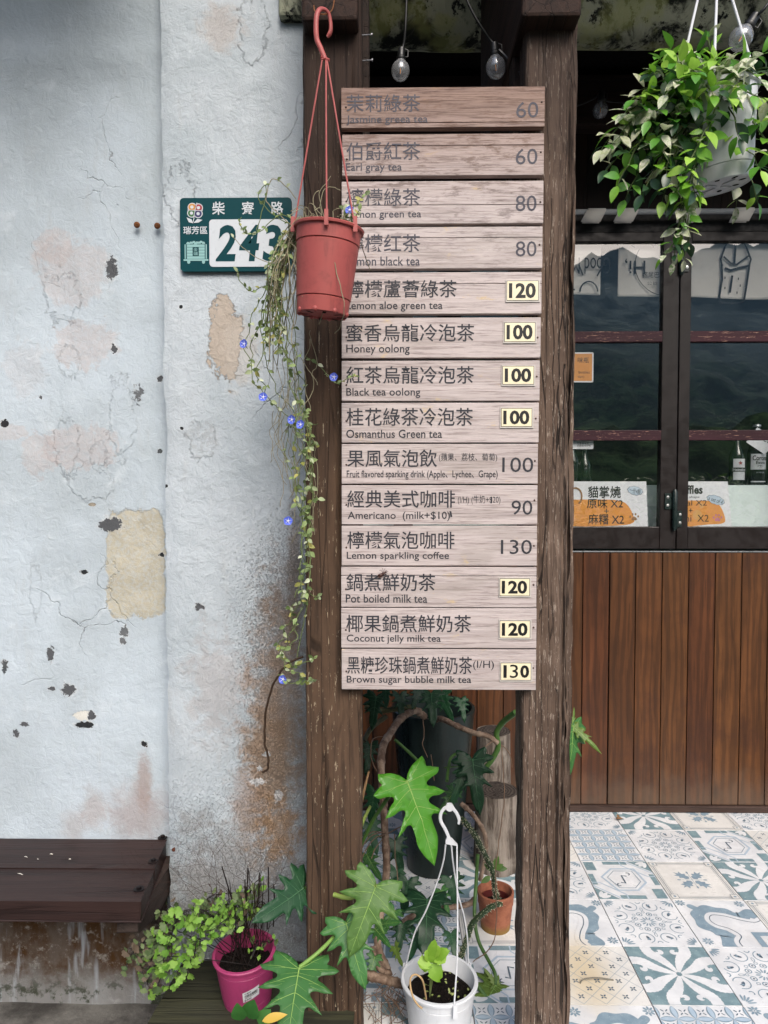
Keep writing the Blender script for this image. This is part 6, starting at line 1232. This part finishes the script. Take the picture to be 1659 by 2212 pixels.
# hanging roots
ar = MB(); rn = random.Random(8)
for pts in ([(1065,420,2.2),(1075,560,2.17),(1080,760,2.13),(1050,1000,2.10),(1030,1200,2.08),(1035,1500,2.04),(1000,1640,2.0),(890,1735,1.94)], [(1060,420,2.25),(1110,470,2.24),(1130,560,2.23)], [(590,270,2.4),(600,350,2.36),(590,420,2.33),(620,500,2.3)], [(360,370,2.2),(290,390,2.15),(280,500,2.12),(320,590,2.1)], [(370,950,2.04),(300,960,2.0),(240,1010,1.97),(215,1090,1.95)], [(375,960,2.03),(310,980,1.99),(250,1050,1.97),(220,1120,1.95)], [(340,950,2.04),(280,950,2.0),(230,1000,1.97)], [(350,990,2.04),(300,1050,2.0),(280,1110,1.97)], [(380,960,2.04),(430,930,2.03),(490,900,2.02)], [(420,960,2.06),(425,1080,2.05),(440,1250,2.03)], [(1010,400,2.25),(950,450,2.22),(930,510,2.2)], [(640,480,2.3),(650,560,2.28),(660,640,2.26)]):
    P = spline([UV6(*p) for p in pts], 7); ar.tube([p+Vector((.003*mn.noise(p*40), .003*mn.noise(p*40+Vector((5, 0, 0))), 0)) for p in P], [.0016]*(len(P)-1)+[.0006], 5)
for k in range(34): x, y = rn.uniform(240, 480), rn.uniform(1780, 1990); p = UV6(x, y, 1.86); ar.tube(spline([p, p+Vector((rn.uniform(-.04, .04), rn.uniform(-.05, .02), -rn.uniform(.0, .05))), p+Vector((rn.uniform(-.06, .06), rn.uniform(-.07, .0), -rn.uniform(.02, .08)))], 4), .0009, 4)
ar.build('aerial_roots', plain('aerial_root', '#6f5a4a', .8, .2, var=.25), r)
# small round-leaved plant and a yellow leaf at the foot of the post
b = MB(); g2 = leafmat('round_leaf', '#2f5f2a', '#4b7d3e', .4, .2)
for (u, v, tu, tv, w_) in ((538,2200,545,2166,.020),(520,2205,512,2180,.016),(560,2215,580,2185,.018)): p = W(u, v, 1.42); ovate(b, p, W(tu, tv, 1.40)-p, (0, -1, .7), .050, w_, 0, .1, .2, 8)
o = b.build('round_leaf_plant', g2, base=W(535, 2205, 1.42), smooth=True); tag(o, 'small round-leaved green plant at the bottom edge below the pink pot', 'plant')
b = MB(); p = W(566, 2206, 1.40); ovate(b, p, W(612, 2190, 1.40)-p, (0, -.7, 1), .052, .009, 0, .2, .2, 8); o = b.build('yellow_leaf', leafmat('yellow_dead_leaf', '#b58a2c', '#c9a84a'), base=p, smooth=True); tag(o, 'fallen yellow leaf at the bottom edge below the pink pot', 'leaf')
b = MB(); p = Wz(1257, 2119, .006); b.tube(spline([Wz(1253,2124,.004), Wz(1262,2115,.012), Wz(1290,2112,.014), Wz(1325,2117,.004)], 6), .0022, 6); o = b.build('dead_leaf_stalk', plain('grey_stalk', '#6f6b60', .8), base=p, smooth=True); tag(o, 'thin curved dead stalk lying on the tiles right of the post', 'stalk')
b = MB(); p = Wz(1330, 1768, .012); ovate(b, p, (1, -.2, .2), (0, -.3, 1), .03, .008); ovate(b, p+Vector((.015, 0, .004)), (-.6, -.3, .8), (0, -1, .2), .02, .006); o = b.build('dry_leaf', plain('dry_leaf_brown', '#7a5c40', .8), base=p); tag(o, 'curled brown dry leaf on the tiles against the skirting', 'leaf')
b = MB(); p = W(374, 1840, YP-.004); ovate(b, p, (.3, -.2, 1), (0, -1, 0), .014, .005); o = b.build('dry_leaf', plain('dry_leaf_red', '#55301f', .8), base=p); tag(o, 'tiny reddish dry leaf stuck on the pillar beside the bench', 'leaf')

# ================================================================== white hanging pot with variegated vine, upper right
Yv = 1.72; vc = W(1552, 405, Yv); vh = .21; tilt = Matrix.Rotation(R(-9), 3, 'Y') @ Matrix.Rotation(R(4), 3, 'X'); vt = lambda r_, a, z: vc+tilt @ Vector((r_*cos(a), r_*sin(a), z))
r = thing('hanging_planter', 'white plastic planter hanging by white straps beside the shop window', 'hanging pot', vc); b = MB(); b.lathe(pot_profile(.104, .074, vh, .0035, .009, .005, (.033,)), vc, 56, 0, tilt)
b.build('pot', wp_, r, smooth='auto'); b = MB()
for k in range(8): a = 2*pi*k/8+.3; q = [vt(.052+.009*cos(t_), a, .0)+tilt @ Vector((-sin(a), cos(a), 0))*.006*sin(t_)+tilt @ Vector((0, 0, -.0006+.004)) for t_ in [2*pi*i/10 for i in range(10)]]; b.poly(q, 0)
for k in range(4): a = 2*pi*k/4+.5; b.prism([vt(.012, a-.3, .0035), vt(.045, a-.05, .0035), vt(.045, a+.05, .0035), vt(.012, a+.3, .0035)], tilt @ Vector((0, 0, -.003)), 1)
b.build('drain_holes', [dark, wp_], r)
for (a, u, v) in ((R(200), 1516, -40), (R(250), 1550, -60), (R(-20), 1564, -60)): b = MB(); b.tube([vt(.104, a, vh-.01), W(u, v, Yv+.01)], .0032, 8); b.build('hanger_strap', wp_, r)
b = soil_disc(vt(0, 0, vh-.025), .095); b.build('soil', soil, r)
VG = [leafmat('vine_bright_green', '#659c2a', '#a3cb55', .38, .35, .4), leafmat('vine_dark_green', '#1d3a22', '#31532e', .35, .2, .5), leafmat('vine_variegated', '#6f8d5a', '#bfc7a2', .45, .3, .4, '#c9cbb4'), leafmat('vine_cream', '#b8bb9e', '#d2d0ba', .5, .35, .4, '#a9b088'), leafmat('vine_mid_green', '#417a24', '#69a03c', .35, .25, .5)]
r = thing('variegated_vine', 'bushy green and cream variegated vine spilling over the white hanging planter', 'plant', vt(0, 0, vh-.025)); stv, lvv = MB(), MB(); rv = random.Random(31)
def vine(end, Ye, wts, L0=.042, ctrl=None, n_=9, bare=.15, start=None):
    a = rv.uniform(0, 2*pi); p = start or vt(rv.uniform(.01, .085), a, vh-.01); e = W(*end, Ye); m_ = ctrl and W(*ctrl) or (p+e)/2+Vector((0, 0, .05+.12*max(0, (p-e).z)+rv.uniform(0, .02)))
    P = [p*(1-t)**2+m_*2*t*(1-t)+e*t*t for t in [i/24 for i in range(25)]]; P = [q+Vector((mn.noise(q*25), mn.noise(q*25+Vector((7, 0, 0))), mn.noise(q*25+Vector((0, 9, 0)))))*.006 for q in P]
    stv.tube(P, [.0018]*20+[.0015, .0012, .001, .0008, .0005], 6); L = sum((P[i+1]-P[i]).length for i in range(24)); pairs = max(3, int(L*(1-bare)/.027)); ph = rv.uniform(0, pi)
    for k in range(pairs):
        f = bare+(1-bare)*(k+1)/pairs; i = min(23, int(f*24)); q = P[i]; t = (P[min(24, i+1)]-P[i-1]).normalized(); o1 = t.orthogonal().normalized(); o2 = t.cross(o1); an = ph+k*pi/2
        for sg in (0, pi):
            d = o1*cos(an+sg)+o2*sin(an+sg); d = (d*1.0+t*.55+Vector((0, -.25, -.05))).normalized(); sz = L0*rv.uniform(.6, 1.15)*(.8 if f > .92 else 1); mi = rv.choices(range(5), wts)[0]
            nn = Vector((rv.uniform(-.5, .5), -.55, 1.0)) if rv.random() < .75 else Vector((rv.uniform(-1, 1), -1, .1)); ovate(lvv, q+d*.003, d, nn, sz, sz*rv.uniform(.22, .30), mi, .22, rv.uniform(.05, .5), 6)
    mi = rv.choices(range(5), wts)[0]; ovate(lvv, P[-1], P[-1]-P[-3], (0, -.6, 1), L0*.8, L0*.2, mi, .3, .2, 6)
BG, DK, VR, CR, MX = (7, .5, .4, .2, 2.5), (.8, 6, .8, .2, 3), (.6, 1.5, 5, 2, 1.5), (.2, .4, 3, 6, .5), (3, 2, 1.6, .7, 3)
for (e, Ye, wt) in (((1445,108),1.66,BG),((1420,128),1.62,BG),((1535,78),1.68,BG),((1497,112),1.66,BG),((1460,140),1.60,BG),((1405,160),1.60,BG),((1385,195),1.62,VR),((1372,215),1.60,BG),((1350,245),1.62,VR),((1338,295),1.62,MX),((1296,322),1.62,CR),((1318,318),1.60,CR),((1310,368),1.62,MX),((1335,400),1.60,MX),((1352,432),1.62,DK),((1385,420),1.60,DK),((1400,345),1.60,VR),((1420,300),1.58,MX),((1405,262),1.58,MX),((1440,205),1.56,VR),((1470,180),1.56,BG),((1500,160),1.55,BG),((1540,130),1.58,BG),((1565,150),1.56,VR),((1600,130),1.60,CR),((1650,115),1.66,BG),((1695,150),1.66,MX),((1640,170),1.56,VR),((1600,195),1.54,CR),((1660,225),1.58,VR),((1700,280),1.60,MX),((1645,370),1.58,BG),((1690,360),1.6,BG),((1440,375),1.58,VR),((1430,435),1.60,MX),((1455,430),1.60,VR),((1380,330),1.64,DK),((1415,390),1.64,DK),((1450,300),1.62,DK),((1360,360),1.66,DK),((1500,230),1.55,MX),((1540,205),1.54,BG),((1580,215),1.54,BG),((1625,205),1.54,MX),((1460,255),1.58,DK),((1430,340),1.64,VR),((1600,300),1.57,DK),((1385,275),1.62,MX),((1640,440),1.75,DK),((1590,448),1.8,VR)): vine(e, Ye, wt, .050, None, 9, .12)
vine((1452,568),1.62,VR,.034,(1490,380,1.58)); vine((1475,540),1.62,(1,2,5,1,2),.034,(1500,420,1.60)); vine((1465,500),1.60,VR,.036,(1490,380,1.6)); vine((1430,560),1.62,(2,1,5,1,1),.036,(1480,500,1.6),start=W(1478,470,1.61)); vine((1478,560),1.63,(1,3,4,1,2),.032,start=W(1475,440,1.61),ctrl=(1490,500,1.62))
vine((1455,420),1.58,BG,.046,(1500,330,1.52)); vine((1500,420),1.57,(5,3,0,0,4),.048,(1480,360,1.55)); vine((1520,330),1.56,(5,1,.3,0,4),.04)
stv.build('stems', plain('vine_stem', '#4a5a30', .6, .3, var=.2), r); lvv.build('foliage', VG, r, smooth=True)

# ================================================================== the view across the lane, seen only in the window glass
hm = Mat('wooded_hillside', '#2a4434', .95, .1); P = hm.pos(); n = hm.noise(P, .22, 6, .7); Zh = hm.sep(P)[2]; cc = hm.mix(hm.ramp(n, .4, .62), '#1d3a26', '#5f7f50'); dist = hm.N('VectorMath', {0: P}, out='Value', operation='LENGTH'); cc = hm.mix(hm.ramp(dist, 85, 200), cc, '#9bb3b6'); hm.col(cc); hm.bump(n, 1, 1.5)  # slopes pale with distance: haze put into the base colour
b = MB(); vs = []; nx, nz = 260, 60
for j in range(nz+1):
    for i in range(nx+1):
        x = -260+520*i/nx; q = j/nz; y = -24-q*200
        h = -9+17*math.exp(-((q-.26)/.12)**2)*(1+.35*mn.noise(Vector((x*.02, 2, 0))))+122*max(0, q-.30)**1.0+mn.noise(Vector((x*.012, q*2, 0)))*12*q+mn.noise(Vector((x*.05, q*8, 3)))*4*q+mn.noise(Vector((x*.22, y*.22, 3)))*2.6*min(1, q*4)+mn.noise(Vector((x*.6, y*.6, 5)))*1.1; vs.append((x, y, h))
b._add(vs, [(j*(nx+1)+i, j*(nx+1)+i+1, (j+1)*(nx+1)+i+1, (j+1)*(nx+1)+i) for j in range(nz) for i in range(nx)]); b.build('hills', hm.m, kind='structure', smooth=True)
hg = MB(); rh = random.Random(6)
for k in range(6000):
    x = rh.uniform(-3, 6); y = rh.uniform(-5.6, -4.4); hmax = 1.35+.75*mn.noise(Vector((x*.9, 3, 0))); z = rh.uniform(.0, max(.2, hmax)); ovate(hg, (x, y, z), (rh.uniform(-1, 1), rh.uniform(-1, 1), rh.uniform(-.3, .8)), (0, 0, 1), rh.uniform(.10, .22), .04, 0, .2, .3, 4)
o = hg.build('roadside_shrubs', leafmat('shrub_leaf', '#3d632c', '#6d9648'), smooth=True); tag(o, 'leafy green shrubs across the lane reflected in the shop windows', 'shrubs'); o['kind'] = 'stuff'
